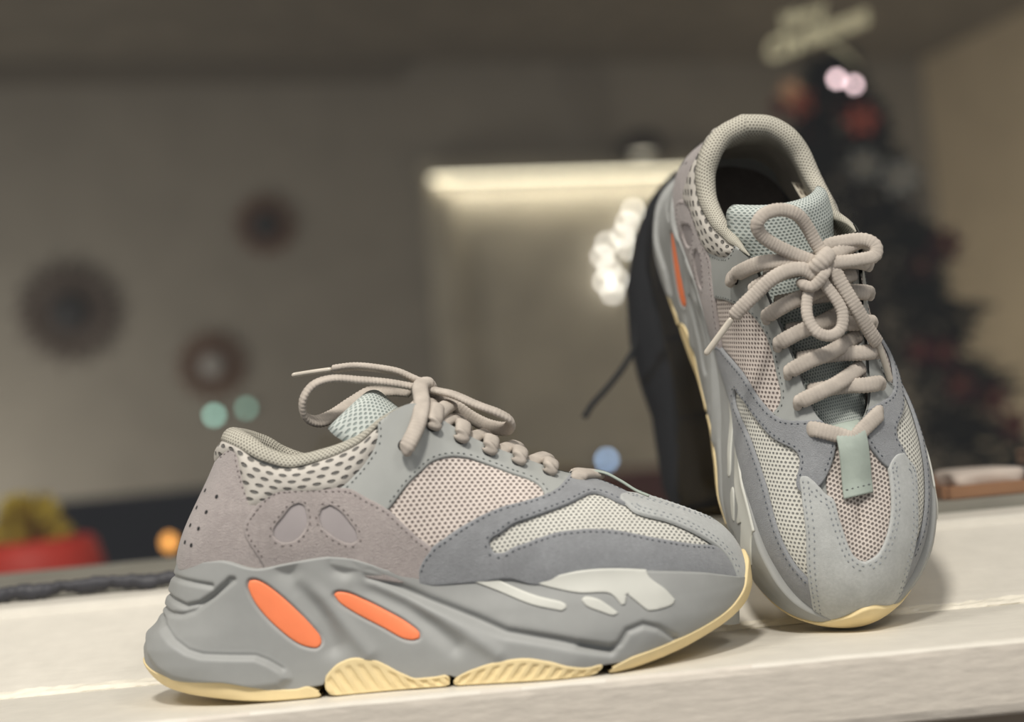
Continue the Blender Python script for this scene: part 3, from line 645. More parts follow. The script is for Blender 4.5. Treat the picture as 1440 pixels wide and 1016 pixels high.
M_TONGUE = mat('mint_grey_mesh', (188, 194, 188), .85, 'mesh', 1, .8, .2, hole=(138, 147, 143), pitch=(2.3, 3.4), hole_r=.26, var=.03, dist=.0006)
M_INNER = mat('inner_lining_cloth', (185, 180, 170), .95, 'fine', 1, .3, .1)
M_INSOLE = mat('dark_insole', (120, 114, 110), .95, 'suede', 1, .3, .1)
M_LACE = mat('taupe_lace', (180, 171, 160), .85, 'fine', 2.2, .5, .15, var=.05, dist=.0004)
M_TIP = mat('clear_lace_tip', (196, 188, 174), .25, 'fine', 1, .1, .5)
M_GUM = mat('cream_gum_rubber', (230, 209, 160), .5, 'fine', .6, .1, .35, var=.04)
M_ORANGE = mat('orange_rubber', (250, 138, 92), .45, 'fine', 1, .06, .35, var=.02)
M_PLATE = mat('pale_grey_film', (202, 202, 193), .45, 'fine', 1, .04, .35, var=.01)
M_STB = mat('slate_thread', (78, 82, 88), .8); M_STL = mat('grey_thread', (100, 104, 102), .8); M_STH = mat('mauve_thread', (116, 108, 106), .8); M_STT = mat('pale_thread', (136, 140, 142), .8)
M_HOLE = mat('eyelet_dark', (48, 48, 48), .9); M_LOOP = mat('sage_tab', (164, 174, 164), .6, 'leather', 1, .06)
M_TAG = mat('cream_tag', (196, 188, 172), .7); M_INK = mat('tag_print', (120, 110, 98), .8)

p_ = lambda *k: sum((PN[n] if isinstance(n, str) else [n] for n in k), [])
P_LEATHER = PN['leather']; P_SMESH = PN['side_mesh']
_fw = PN['front_win']  # front window: top edge then lower edge
P_FMESH = _fw[:1]+[(.80, .56), (.86, .42), (.90, .33)]+[(.91, .2), (.885, .195)]+[(p, h-.03) for p, h in _fw[::-1][1:10]]+[(.532, .15), (.530, .20), (.535, .245)]+[(p, h+.03) for p, h in _fw[7:0:-1]][0:0]
P_FMESH = [(p, h+.03) for p, h in _fw[:9]]+[(.5345, .21), (.539, .145)]+[(p, h-.035) for p, h in _fw[11:]]+[(.89, .19), (.905, .22), (.89, .33), (.85, .44), (.80, .54)]
_vb = PN['vampB']
P_BLUE = PN['suede_l']+[(.66, 1), (.675, 1), (.69, 1), (.7, .975)]+[(.7254, .9016), (.7544, .8502), (.775, .79), (.785, .73), (.785, .64), (.775, .57), (.758, .55)]+_fw[:]+[(.88, .235), (.90, .17), (.915, .09), (.917, 0)]
_um = [(1, .60), (.98, .602), (.955, .622), (.925, .665), (.895, .71), (.866, .745), (.8248, .775)]             # vamp edge, inner side
_ul = [(1, .60), (.98, .595), (.955, .592), (.925, .60), (.895, .62), (.866, .65), (.8248, .695), (.80, .72)]  # outer side
P_TOE_M = _um+[(.8045, .7332), (.7749, .6915), (.7546, .6455), (.7483, .605), (.754, .585)]+[(.7708, .573), (.8053, .53), (.8309, .465), (.855, .35), (.8781, .2), (.89, .10), (.90, 0), (1, 0)]
P_TOE_L = _ul+[(.785, .73), (.768, .70), (.755, .65), (.750, .59), (.7588, .5459)]+PN['toecap_l'][1:]+[(.9105, 0), (1, 0)]
P_VAMP_M = [(.70, 1), (.697, .96), (.7254, .87), (.7544, .82), (.79, .76), (.83, .73), (.87, .70), (.925, .62), (.965, .57), (1, .55), (1, 1)]
P_VAMP_L = [(.70, 1), (.697, .96), (.7254, .85), (.76, .77), (.79, .68), (.83, .64), (.87, .60), (.925, .555), (.965, .545), (1, .55), (1, 1)]
P_COUNTER = [(0, 0), (0, .4)]+PN['counter'][0:1]+[(.03, .83), (.06, .87)]+PN['counter'][1:]
P_OVER = PN['overlay']; P_W1 = PN['win1']; P_W2 = PN['win2']
P_SPACER = [(0, .81), (0, .975), (.04, .985)]+[(.075, .985), (.1, .985), (.1189, .965), (.1471, .945), (.1758, .94), (.202, .955), (.2277, .955), (.2522, .965), (.2781, .975), (.3015, .975), (.335, .97), (.3531, .965)]+PN['collar_b'][:-1]+[(.05, .85)]

def upper_shell_geo():
    p = np.linspace(0, 1, 161); h = np.linspace(0, 1, 41); A, B = np.meshgrid(p, h, indexing='ij')
    S = U(A, B)-UN(A, B)*.25; S[0, :, 1] = 0; S[-1, :, 1] = 0; S[116:, -1, 1] = np.minimum(S[116:, -1, 1], 0)
    S[(p > .71), -1, 1] = 0
    V = S.reshape(-1, 3); F = grid_faces(161, 41, flip=True)
    z = np.zeros((len(V), 2)); return merge_geo((loc3(V), F, z), (loc3(V, True), [f[::-1] for f in F], z))
def rim_frames(p):
    T = U(p, np.ones_like(p)); Q = U(p, np.full_like(p, .88)); up = T-Q; up /= np.linalg.norm(up, axis=1, keepdims=True)
    N = UN(p, np.full_like(p, .9)); N -= (N*up).sum(1, keepdims=True)*up; N /= np.linalg.norm(N, axis=1, keepdims=True); N[0, 1] = 0; up[0, 1] = 0
    return T, up, N
def collar_geo(part):
    "rolled padded rim (part 'rim') and the cloth inside (part 'inner')"
    n = 90; p = np.linspace(0, .405, n); T, up, N = rim_frames(p)
    r = np.interp(p, [0, .12, .25, .32, .36, .405], [6.4, 5.8, 4.4, 3.2, 1.8, .35])
    rows = []; vs = []
    H0 = np.interp(p, [0, .1, .2, .34, .405], [.975, .962, .958, .970, .995])
    if part == 'rim':
        P0 = U(p, H0); N0 = UN(p, H0)
        k0 = np.interp(p, [0, .33, .405], [1, 1, .2])[:, None]; rows.append(P0+N0*1.2*k0); rows.append(P0+N0*2.3*k0+up*.6*k0)
        C = T-N*(r-np.interp(p, [0, .33, .405], [2.0, 1.8, .4]))[:, None]
        for a in np.linspace(0, math.pi, 13): rows.append(C+(N*math.cos(a)+up*math.sin(a))*r[:, None])
        for k, hh in enumerate((.93, .86, .79, .72)):
            q = U(p, np.full_like(p, hh)); nn = UN(p, np.full_like(p, hh)); rows.append(q-nn*np.maximum(2*r-2.0, .7)[:, None]*(1-.05*k))
    else:
        for k, hh in enumerate((.735, .72, .60, .48, .36, .24, .12, .03)):
            q = U(p, np.full_like(p, hh)); nn = UN(p, np.full_like(p, hh)); rows.append(q-nn*np.maximum((2*r-2.0)*(.86-.05*k)-.9, .65)[:, None])
    S = np.stack(rows, 1); S[0, :, 1] = 0; m = S.shape[1]
    g = np.concatenate([[0], np.cumsum(np.linalg.norm(np.diff(S[n//3], axis=0), axis=1))]); s = np.concatenate([[0], np.cumsum(np.linalg.norm(np.diff(T, axis=0), axis=1))])
    uv = np.stack(np.meshgrid(s, g, indexing='ij'), -1).reshape(-1, 2)
    V = S.reshape(-1, 3); F = grid_faces(n, m, flip=True)
    return merge_geo((loc3(V), F, uv), (loc3(V, True), [f[::-1] for f in F], uv*np.array([-1, 1])))
def tongue_geo():
    sp = catmull([(246, 84), (226, 91.5), (205, 101), (182, 112.5), (163, 123.5), (150, 134), (141, 143), (136, 148.5)], 2)
    n = len(sp); t = np.linspace(0, 1, n)
    w = np.interp(t, [0, .2, .6, .8, .93, 1], [11, 17, 22.5, 26.5, 30, 29]); th = np.interp(t, [0, .5, .72, .88, 1], [3, 5, 9, 13, 12]); sag = np.interp(t, [0, .3, .6, .8, 1], [2, 4, 11, 19, 25])
    rows = []; uv = []
    d = np.gradient(sp, axis=0); d /= np.linalg.norm(d, axis=1, keepdims=True); nn = np.stack([-d[:, 1]*-1, d[:, 0]*-1], 1)  # up-front normal
    nn = np.where(nn[:, 1:2] < 0, -nn, nn)
    vv = np.linspace(-1, 1, 33); s = np.concatenate([[0], np.cumsum(np.linalg.norm(np.diff(sp, axis=0), axis=1))])
    def ring(c, nrm, wi, thk, sg, front_only=False):
        R = []
        for v in vv:
            e = math.sqrt(max(0, 1-abs(v)**6)); dep = -sg*abs(v)**2.2-thk/2*(1-e)
            R.append((c[0]+nrm[0]*dep, v*wi, c[1]+nrm[1]*dep))
        for v in vv[::-1][1:-1]:
            e = math.sqrt(max(0, 1-abs(v)**6)); dep = -sg*abs(v)**2.2-thk/2*(1+e)
            R.append((c[0]+nrm[0]*dep, v*wi*.985, c[1]+nrm[1]*dep))
        return R
    for i in range(n):
        rows.append(ring(sp[i], nn[i], w[i], th[i], sag[i])); 
    # rounded top edge
    c, nr, dr = sp[-1], nn[-1], d[-1]
    for k, a in enumerate((.35, .7, 1.05, 1.3, 1.5)):
        sh = 1-math.cos(a); cc = c+dr*th[-1]*.5*math.sin(a)-nr*th[-1]*.5*sh*1.0
        rows.append(ring(cc, nr, w[-1]*(1-.2*sh), max(th[-1]*math.cos(a), .4), sag[-1]))
    m = len(rows[0]); V = np.array(rows).reshape(-1, 3)
    k = np.arange(m); u_ = np.where(k < 33, vv[np.minimum(k, 32)], 0); u_[33:] = vv[::-1][1:-1]
    uv = np.array([[(u_[j]*30*1.05, (s[min(i, n-1)]+max(0, i-n+1)*2.5)) for j in range(m)] for i in range(len(rows))]).reshape(-1, 2)
    F = grid_faces(len(rows), m, wrap_m=True); F += [tuple(range(m))[::-1], tuple((len(rows)-1)*m+q for q in range(m))]
    V[:, 1] += BEND(V[:, 0]); V[:, 2] -= 1.5
    bm = bmesh.new(); me = mesh('t', V/1000, F); bm.from_mesh(me); bmesh.ops.recalc_face_normals(bm, faces=bm.faces)
    F = [tuple(v.index for v in f.verts) for f in bm.faces]; bm.free(); bpy.data.meshes.remove(me)
    return V/1000, F, uv
def ribs(x, z, h):
    return .9*np.tanh(4*np.sin(2*np.pi*(x+.55*z)/6.2))*np.clip(h*3, 0, 1)*np.clip((.86-h)*8, 0, 1)*-1*.5-.45*np.clip((.86-h)*8, 0, 1)
def ribs2(x, z, h):
    return .9*np.tanh(4*np.sin(2*np.pi*(x-.75*z)/6.4))*np.clip(h*3, 0, 1)*np.clip((.84-h)*8, 0, 1)*.5-.45*np.clip((.84-h)*8, 0, 1)
def gum(x0, x1, n, rel=None, off=.7, top=0):
    a, b = [np.arccos(np.clip(1-2*v/321, -1, 1))/np.pi for v in (x0, x1)]
    ph = np.linspace(a, b, n); xn = (.5-.5*np.cos(np.pi*ph))*321
    lo, hi = GLO(xn), GUP(xn)+top
    e = np.clip(np.minimum(xn-x0 if x0 > 5 else 99, x1-xn if x1 < 318 else 99)/5, 0, 1); e = np.sqrt(np.maximum(e*(2-e), 0)); mid = np.minimum(hi, lo+2.2)*.6+lo*.4
    lo2 = mid+(lo-mid)*np.maximum(e, .15); hi2 = mid+(hi-mid)*np.maximum(e, .15)
    return wall_geo(ph, lo2, np.maximum(hi2, lo2+.6), 22, off, rel or (lambda x, z, h: 0*x), crown=((off*.5, .35), (off+.2, .45), (off+3, .3)), foot=((off*.4, -.5), (off+1.2, -.8), (off+5, -.8)))
EY = [.4103, .4620, .5037, .5390, .5700, .6080]          # eyelet stations on the throat edge
EH = [.7450, .9200, .9350, .9350, .9250, .9100]
def eye_pt(k, med, lift):
    q = U(np.array([EY[k]]), np.array([EH[k]]))[0]+UN(np.array([EY[k]]), np.array([EH[k]]))[0]*lift
    q = q*np.array([1, -1 if med else 1, 1]); q[1] += float(BEND(q[0])); return q
def throat_pt(p, med, lift, f=1.):
    q = U(np.array([p]), np.array([1.]))[0]; q = q*np.array([1, -1 if med else 1, 1])*np.array([1, f, 1]); q[1] += float(BEND(q[0])); q = q+np.array([.474, 0, .881])*lift; return q

def build_sneaker(root, mirror, bow):
    S = Shoe(root, mirror); G = _cache
    def once(k, fn):
        if k not in G: G[k] = fn()
        return G[k]
    # --- sole
    phi = np.linspace(0, 1, _n_phi); xn = (.5-.5*np.cos(np.pi*phi))*321
    bite = BITE(xn)+np.interp(xn, [300, 318], [0, .5]); lo = np.minimum(GUP(xn)-.4, bite-2)
    g = once('mid', lambda: wall_geo(phi, lo, bite, 84, 0, None, crown=((.9, .5), (2.0, .75), (3.6, .6), (6, -.5), (8, -24)), foot=((1.5, -.2), (6, .3))))
    mid = S.add('midsole', g[0], g[1], M_MID)
    for med in (False, True):
        for k, nm in (('orange1', 'orange_insert'), ('orange2', 'orange_insert'))[:1 if med else 2]:
            V, F = plate_geo(k, DR[k], .35, .5, med, rnd=1.0, dome=.35); S.add(nm, V, F, M_ORANGE, parent=mid, label='orange oval insert in the midsole')
        for k in ('plateA', 'plateB', 'plateC'):
            V, F = plate_geo(k, DR[k], .1, .55, med, rnd=.7); S.add('film_patch', V, F, M_PLATE, parent=mid, label='pale raised film patch on the midsole')
    out = S.add('outsole', *once('gum0', lambda: gum(0, 91, 150))[:2], M_GUM)
    S.add('tread_pad', *once('gum1', lambda: gum(96, 168, 130, ribs))[:2], M_GUM, parent=out)
    S.add('tread_pad', *once('gum2', lambda: gum(170.5, 255, 140, ribs2))[:2], M_GUM, parent=out)
    S.add('toe_bumper', *once('gum3', lambda: gum(262, 321, 170, None, 1.0))[:2], M_GUM, parent=out)
    # --- upper body and panels
    g = once('shell', upper_shell_geo); up = S.add('upper', g[0], g[1], M_LEATHER)
    def panel(name, key, m, poly, lvl, thick, uvmode='side', stitches=(), thread=None, parent=None, label=None, holes=(), puff=(0, 1), rnd=1.0):
        r = []
        for med in (False, True):
            g = panel_geo((key, med), poly, lvl, thick, holes, med, puff, uvmode=uvmode, rnd=rnd)
            o = S.add(name, g[0], g[1], m, g[2], parent=parent, label=label); r.append(o)
            for j, st in enumerate(stitches):
                V, F = once(('st', key, med, j), lambda: stitch_geo(st[0], st[1], st[2], lvl+thick, med, **(st[3] if len(st) > 3 else {})))
                S.add('stitching', V, F, thread, parent=o, kind='stuff', smooth=False)
        return r
    def merged(name, key, m, pl, pm, lvl, thick, uvmode='side', stitches=(), thread=None, label=None, **kw):
        g = once(('m', key), lambda: merge_geo(panel_geo((key, 0), pl, lvl, thick, med=False, uvmode=uvmode, **kw), panel_geo((key, 1), pm, lvl, thick, med=True, uvmode=uvmode, **kw)))
        o = S.add(name, g[0], g[1], m, g[2], label=label)
        for j, st in enumerate(stitches):
            for med, poly, seg in ((False, pl, st[0]), (True, pm, st[1])):
                V, F = once(('st', key, med, j), lambda: stitch_geo(poly, seg, st[2], lvl+thick, med, **(st[3] if len(st) > 3 else {})))
                S.add('stitching', V, F, thread, parent=o, kind='stuff', smooth=False)
        return o
    panel('side_mesh', 'smesh', M_SMESH, P_SMESH, .2, .3, label='pinkish perforated mesh panel')
    panel('forefoot_mesh', 'fmesh', M_FMESH, P_FMESH, .3, .3, label='off-white perforated mesh panel')
    merged('vamp_mesh', 'vamp', M_VMESH, P_VAMP_L, P_VAMP_M, .5, .4, 'top', label='beige perforated mesh on top of the toes')
    merged('heel_counter', 'counter', M_HEEL, P_COUNTER, P_COUNTER, .6, 1.0, stitches=(((4, 11), (4, 11), 1.8),), thread=M_STH, label='pinkish grey suede heel')
    merged('collar_mesh', 'spacer', M_SPACER, P_SPACER, P_SPACER, .3, .8, uvmode='flat', puff=(2.4, 7), label='coarse oval-holed mesh round the collar')
    nl = len(P_LEATHER)
    panel('quarter', 'leather', M_LEATHER, P_LEATHER, .5, 1.3, stitches=((P_LEATHER, (15, 28), 2.2), (P_LEATHER, (31, nl), 2.2)), thread=M_STL, label='smooth grey-green leather quarter with the lace holes')
    panel('heel_overlay', 'over', M_HEEL, P_OVER, 1.2, 1.3, holes=(P_W1, P_W2), stitches=((P_OVER, (1, 13), 2.2), (P_OVER, (18, 24), 2.2), (P_W1, (0, 11), -1.8, dict(closed=True)), (P_W2, (0, 10), -1.8, dict(closed=True))), thread=M_STH, label='suede overlay with two teardrop windows')
    panel('window_film', 'w1', M_FILM, grow_ph(P_W1, .8), 1.2, .3, parent=up); panel('window_film', 'w2', M_FILM, grow_ph(P_W2, .8), 1.2, .3, parent=up)
    nb = len(P_BLUE); i0 = P_BLUE.index(_fw[0])
    panel('mudguard', 'blue', M_BLUE, P_BLUE, 1.5, 1.2, stitches=((P_BLUE, (1, 13), 2.0), (P_BLUE, (i0, i0+21), 2.0), (P_BLUE, (17, 20), 2.2)), thread=M_STB, label='blue-grey suede mudguard')
    merged('toe_cap', 'toe', M_TOE, P_TOE_L, P_TOE_M, 2.0, 1.3, stitches=(((0, 9), (0, 8), 2.0, dict(rows=2, rowgap=2.2)), ((len(_ul)+4, len(P_TOE_L)-3), (len(_um)+4, len(P_TOE_M)-2), 2.0, dict(rows=2, rowgap=2.6))), thread=M_STT, label='pale grey suede toe cap')
    g = once('rim', lambda: collar_geo('rim')); S.add('collar_lining', *g[:2], M_RIM, g[2], label='padded beige mesh collar lining')
    g = once('inner', lambda: collar_geo('inner')); S.add('inner_lining', *g[:2], M_INNER, g[2])
    # heel perforations
    for med in (False, True):
        def perf():
            V = []; F = []
            for p, h in PN['perf']:
                pp, hh = np.array([p]), np.array([h]); c = U(pp, hh)[0]; n = UN(pp, hh)[0]; a = np.cross(n, [0, 0, 1]); a /= np.linalg.norm(a); b = np.cross(n, a); o = len(V)
                V += [c+n*1.78+(a*math.cos(t)+b*math.sin(t))*1.15 for t in np.linspace(0, 2*math.pi, 9)[:-1]]; F.append(tuple(range(o, o+8)))
            return loc3(np.array(V), med), F
        V, F = once(('perf', med), perf); S.add('perforations', V, F, M_HOLE, kind='stuff', smooth=False, label='small dark punched holes in the heel')
    # insole
    def insole():
        p = np.linspace(0, .60, 70); q = U(p, np.full_like(p, .02)); n = UN(p, np.full_like(p, .1)); n[:, 2] = 0; q = q-n*4.2; q[:, 2] = np.interp(q[:, 0], [20, 90, 160, 230], [64, 60, 54, 44]); q[0, 1] = 0
        V = np.concatenate([loc3(q), loc3(q, True)]); F = [(i+1, i, 70+i, 71+i)[::-1] for i in range(69)]
        return V, F
    S.add('insole', *once('insole', insole), M_INSOLE)
    g = once('tongue', tongue_geo); tg = S.add('tongue', *g[:2], M_TONGUE, g[2], label='pale mint mesh tongue')
    # lace keeper tab on the vamp
    def keeper():
        C = catmull([(233, 91.5), (237, 94.0), (242, 96.8), (248, 95.6), (256, 90.6), (264, 84.6), (270, 81.4)], 1.0); d = np.gradient(C, axis=0); d /= np.linalg.norm(d, axis=1, keepdims=True); n = np.stack([-d[:, 1], d[:, 0]], 1)
        V = []
        for c, k in zip(C, n):
            yb = float(BEND(c[0])); hw = 8.0
            for y, o in ((-hw, .1), (-hw+.5, .8), (0, 1.0), (hw-.5, .8), (hw, .1), (hw, -.5), (0, -.6), (-hw, -.5)): V.append((c[0]+k[0]*o, y+yb, c[1]+k[1]*o-1.5))
        F = grid_faces(len(C), 8, wrap_m=True); F += [tuple(range(8))[::-1], tuple((len(C)-1)*8+q for q in range(8))]
        return np.array(V)/1000, F
    kp = S.add('lace_keeper', *once('keeper', keeper), M_LOOP, label='sage green lace loop tab')
    def kst():
        V = []; F = []
        for x0, z0 in ((238.2, 95.6), (266.5, 84.0)):
            sl = (-.64 if x0 > 250 else .8)
            for y in np.linspace(-6, 6, 5):
                o = len(V); yb = float(BEND(x0)); c = np.array([x0, y+yb, z0-1.5])
                V += [c+np.array(v) for v in ((0, -1, 0), (0, 1, 0), (.5, 0, .5*sl), (-.5, 0, -.5*sl), (.25, -.3, .5), (.25, .3, .5))]; F += [(o, o+3, o+4), (o+4, o+3, o+5), (o+5, o+3, o+1), (o, o+4, o+2), (o+4, o+5, o+2), (o+5, o+1, o+2)]
        return np.array(V)/1000, F
    S.add('stitching', *once('kst', kst), M_STL, parent=kp, kind='stuff', smooth=False)
    # --- eyelets and laces
    def eyelet(k, med):
        pp, hh = np.array([EY[k]]), np.array([EH[k]]); c = U(pp, hh)[0]; n = UN(pp, hh)[0]; a = U(pp+.004, hh)[0]-c; a /= np.linalg.norm(a); b = np.cross(n, a)
        V = [c+n*o+(a*math.cos(t)+b*math.sin(t))*r for r, o in ((3.4, 1.7), (3.1, 2.15), (2.6, 2.1), (2.2, 1.6)) for t in np.linspace(0, 2*math.pi, 17)[:-1]]; V = loc3(np.array(V), med)
        F = grid_faces(4, 16, wrap_m=True)+[tuple(range(48, 64))]
        return V, F
    for k in range(6):
        for med in (False, True): S.add('eyelet', *once(('ey', k, med), lambda: eyelet(k, med)), M_HOLE)
    lace = None
    def cord(name, P, parent=None, m=M_LACE, **kw):
        V, F = lace_geo(P, **kw); return S.add(name, V, F, m, parent=parent)
    # bar through the keeper tab
    e0, e1 = eye_pt_ph(.655, .86, False, 2.4), eye_pt_ph(.655, .86, True, 2.4)
    lace = cord('shoelace', [e0-np.array([0, 0, 3]), e0+np.array([2, 1.5, 1]), np.array([241, (2*e0[1]+e1[1])/3, 96.0]), np.array([244.5, (e0[1]+e1[1])/2, 95.3]), np.array([241, (e0[1]+2*e1[1])/3, 96.0]), e1+np.array([2, -1.5, 1]), e1-np.array([0, 0, 3])], t=4.2)
    for k in range(1, 6):
        # crossing that comes up through the inner (med) hole and dives under the outer edge, and the other way round beneath it
        A = eye_pt(k, True, 2.0); A2 = eye_pt(k, True, 4.2); pm = (EY[k]+EY[k-1])/2
        cord('lace_crossing', [A-np.array([0, 0, 1.5]), A2, throat_pt(EY[k]-.004, True, 5.6, .75), throat_pt((EY[k]+pm)/2, True, 5.2, .1), throat_pt(pm, False, 1.4, .62), throat_pt(pm-.004, False, -2.2, .95)], parent=lace)
        B = eye_pt(k, False, 2.0); B2 = eye_pt(k, False, 4.0)
        cord('lace_crossing', [B-np.array([0, 0, 1.5]), B2, throat_pt(EY[k], False, 4.4, .8), throat_pt(EY[k]-.004, False, 1.8, .3), throat_pt(EY[k]-.007, True, .2, .4), throat_pt(EY[k]-.009, True, -2.4, .95)], parent=lace)
    knot = np.array(DR[bow+'_knot'])
    for med in (False, True): # from the top eyelets to the knot
        if bow == 'A' and not med: continue
        e = eye_pt(0, med, 2.0); e2 = eye_pt(0, med, 5.0); t0 = throat_pt(.432, med, 5.5, .95); kk = knot.mean(0)-np.array([0, 0, 3]); sg = np.sign(e[1])
        cord('lace_crossing', [e-np.array([0, 0, 1.5]), e2, t0, (t0+kk)/2+np.array([0, 0, 2.0]), kk], parent=lace)
    if bow == 'A':
        kn = cord('knot', DR['A_knot'], w=8, t=7, step=.5); cord('bow_loop', DR['A_loopL'], parent=lace, up=(.1, -.3, .95), w=7.8, t=3.6, pt=True); cord('bow_loop', DR['A_loopR'], parent=lace, up=(.3, -.3, .85), w=7.4, t=3.6, pt=True)
        cord('lace_crossing', DR['A_down'], parent=lace, up=(.1, -.8, .55)); cord('lace_crossing', DR['A_seg2'], parent=lace, up=(.4, -.4, .8))
        e = cord('lace_end', DR['A_end1'], up=(.2, .2, .95), w=7, t=4); cord('lace_tip', DR['A_tip1'], parent=e, m=M_TIP, w=3.4, t=2.6, rib=0); 
        cord('lace_end', DR['A_end2'], up=(.4, 0, .9), w=7, t=4)
    else:
        kn = cord('knot', DR['B_knot'], w=9, t=7.5, step=.5); cord('knot', DR['B_knot2'], w=6, t=5)
        for k in ('B_loop1', 'B_loop2', 'B_loop3'): cord('bow_loop', DR[k], parent=lace, w=7.0 if k != 'B_loop3' else 6.0, t=4.2)
        e = cord('lace_end', DR['B_end1'], w=7.5, t=4.2); cord('lace_tip', DR['B_tip1'], parent=e, m=M_TIP, w=3.4, t=2.8, rib=0)
        e = cord('lace_end', DR['B_end2'], w=7.5, t=4.2); cord('lace_tip', DR['B_tip2'], parent=e, m=M_TIP, w=3.4, t=2.8, rib=0)
        # printed size tag inside the collar
        V = []; a = np.array([80, -25.5, 97.]); b = np.array([104, -26.0, 101.]); wv = np.array([-.3, 2.9, 1.3]); nv = np.array([.05, -.35, .9])
        for q in (a, b):
            for s_, o_ in ((-1, 0), (1, 0), (1, .6), (-1, .6)): V.append(q+wv*s_+nv*(o_+3.2))
        V = np.array(V); V[:, 2] -= 1.5; tgo = S.add('size_tag', V/1000, [(0, 1, 2, 3), (7, 6, 5, 4), (0, 4, 5, 1), (1, 5, 6, 2), (2, 6, 7, 3), (3, 7, 4, 0)], M_TAG, smooth=False, label='cream printed tag inside the collar')
        V = []; F = []
        for i, t in enumerate((.16, .4, .64, .86)):
            for s_ in (-.45, .45):
                c = a+(b-a)*t+wv*s_+nv*3.95; o = len(V); V += [c+wv*.22*i_+(b-a)*.07*j_ for i_, j_ in ((-1, -1), (1, -1), (1, 1), (-1, 1))]; F.append((o, o+1, o+2, o+3))
        V = np.array(V); V[:, 2] -= 1.5; S.add('tag_print', V/1000, F, M_INK, parent=tgo, smooth=False, kind='stuff')
    return mid
def grow_ph(poly, d):
    return [tuple(q) for q in grow(np.array(poly)*SCALE, d)/SCALE][::3]
def eye_pt_ph(p, h, med, lift):
    q = U(np.array([p]), np.array([h]))[0]+UN(np.array([p]), np.array([h]))[0]*lift; q = q*np.array([1, -1 if med else 1, 1]); q[1] += float(BEND(q[0])); return q

root = empty('sneaker', (-.2055, .0465, .0008), 'grey chunky sneaker standing flat on the white sill, seen side-on with orange midsole ovals', 'shoe', 'pair of grey sneakers on the sill')
build_sneaker(root, False, 'A')
root2 = empty('sneaker', (0, 0, 0), 'grey chunky sneaker standing on its toe, heel leaned against the window glass', 'shoe', 'pair of grey sneakers on the sill')
RB = [[0.16015, 0.987034, 0.010744], [-0.475851, 0.086736, -0.875239], [-0.864823, 0.135056, 0.483572]]
TB = [0.13255, 0.23567, 0.26696]
M4 = Matrix([list(RB[i])+[TB[i]] for i in range(3)]+[[0, 0, 0, 1]])
build_sneaker(root2, True, 'B')
root2.matrix_world = M4

# ------------------------------------------------------------------ things in the room beyond the glass
def put(o, parent):
    "keep a part's vertices where they were drawn (parent has only a location)"
    o.matrix_parent_inverse = Matrix.Translation(-Vector(parent.location)); return o
def bpart(name, fn, m, parent, label=None, kind=None, smooth=False):
    o = put(link(name, bm_mesh(name, fn, smooth), m, parent, kind), parent)
    if label: o['label'] = label
    return o
def vpart(name, V, F, m, parent, label=None, kind=None, smooth=True):
    o = put(link(name, mesh(name, V, F, smooth=smooth), m, parent, kind), parent)
    if label: o['label'] = label
    return o
def lpart(name, V, F, m, parent, smooth=True, **k): # vertices already local to the parent
    o = link(name, mesh(name, V, F, smooth=smooth), m, parent, k.get('kind'))
    if k.get('label'): o['label'] = k['label']
    return o
M_BLACK = mat('reflection_black', (38, 38, 40), .9, 'fine', .6, .3, .1); M_BLACK2 = mat('plain_black', (30, 30, 31), .8)
M_BROWN = mat('dark_bronze_rays', (112, 82, 62), .6); M_MIRROR = mat('hub_dark', (52, 50, 48), .5); M_HUBL = mat('hub_pale', (168, 164, 156), .4)
M_DARKW = mat('dark_stained_wood', (48, 40, 36), .5); M_SOFA = mat('charcoal_upholstery', (46, 48, 54), .95, 'fine', .3, .2); M_SOFA2 = mat('maroon_upholstery', (92, 56, 48), .95, 'fine', .3, .2)

# black shape added beyond the glass in place of the leaning shoe's dark reflection
dark_reflection = empty('shoe_reflection', (.17, .345, .0505), 'black backpack with a drooping strap behind the glass, mostly hidden by the leaning sneaker', 'dark_reflection')
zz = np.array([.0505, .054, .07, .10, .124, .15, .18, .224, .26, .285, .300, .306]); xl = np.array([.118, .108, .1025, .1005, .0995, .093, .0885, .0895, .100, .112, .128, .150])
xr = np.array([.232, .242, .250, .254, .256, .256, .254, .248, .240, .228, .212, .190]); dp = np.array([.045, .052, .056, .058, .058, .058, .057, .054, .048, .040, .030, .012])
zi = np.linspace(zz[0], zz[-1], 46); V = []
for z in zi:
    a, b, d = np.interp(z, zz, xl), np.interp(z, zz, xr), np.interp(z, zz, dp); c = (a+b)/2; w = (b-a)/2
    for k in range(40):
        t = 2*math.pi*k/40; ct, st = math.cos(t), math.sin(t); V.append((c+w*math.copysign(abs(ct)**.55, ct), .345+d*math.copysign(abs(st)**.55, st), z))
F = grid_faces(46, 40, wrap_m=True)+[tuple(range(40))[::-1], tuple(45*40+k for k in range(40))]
vpart('body', V, F, M_BLACK, dark_reflection)
pk = bpart('reflection_bulge', lambda bm: box(bm, (.175, .288, .115), (.105, .022, .095), bevel=.01, seg=3), M_BLACK, dark_reflection, smooth=True)
bpart('zip', lambda bm: box(bm, (.175, .2755, .150), (.085, .002, .004)), mat('reflection_grey', (70, 70, 72), .5), pk); pk.children[0].matrix_parent_inverse = Matrix.Identity(4)  # thin grey strip added on the reflection shape
vpart('reflection_arc', *tube_arrays(catmull([(.150, .345, .300), (.152, .345, .315), (.170, .345, .323), (.190, .345, .315), (.192, .345, .298)], .003), .004, 8), M_BLACK2, dark_reflection)
vpart('reflection_curve', *tube_arrays(catmull([(.103, .330, .235), (.092, .322, .195), (.0885, .318, .176), (.080, .314, .163), (.066, .312, .148), (.054, .311, .137), (.047, .311, .128)], .003), .0022, 8), M_BLACK2, dark_reflection)  # thin dark curve added for the reflected lace
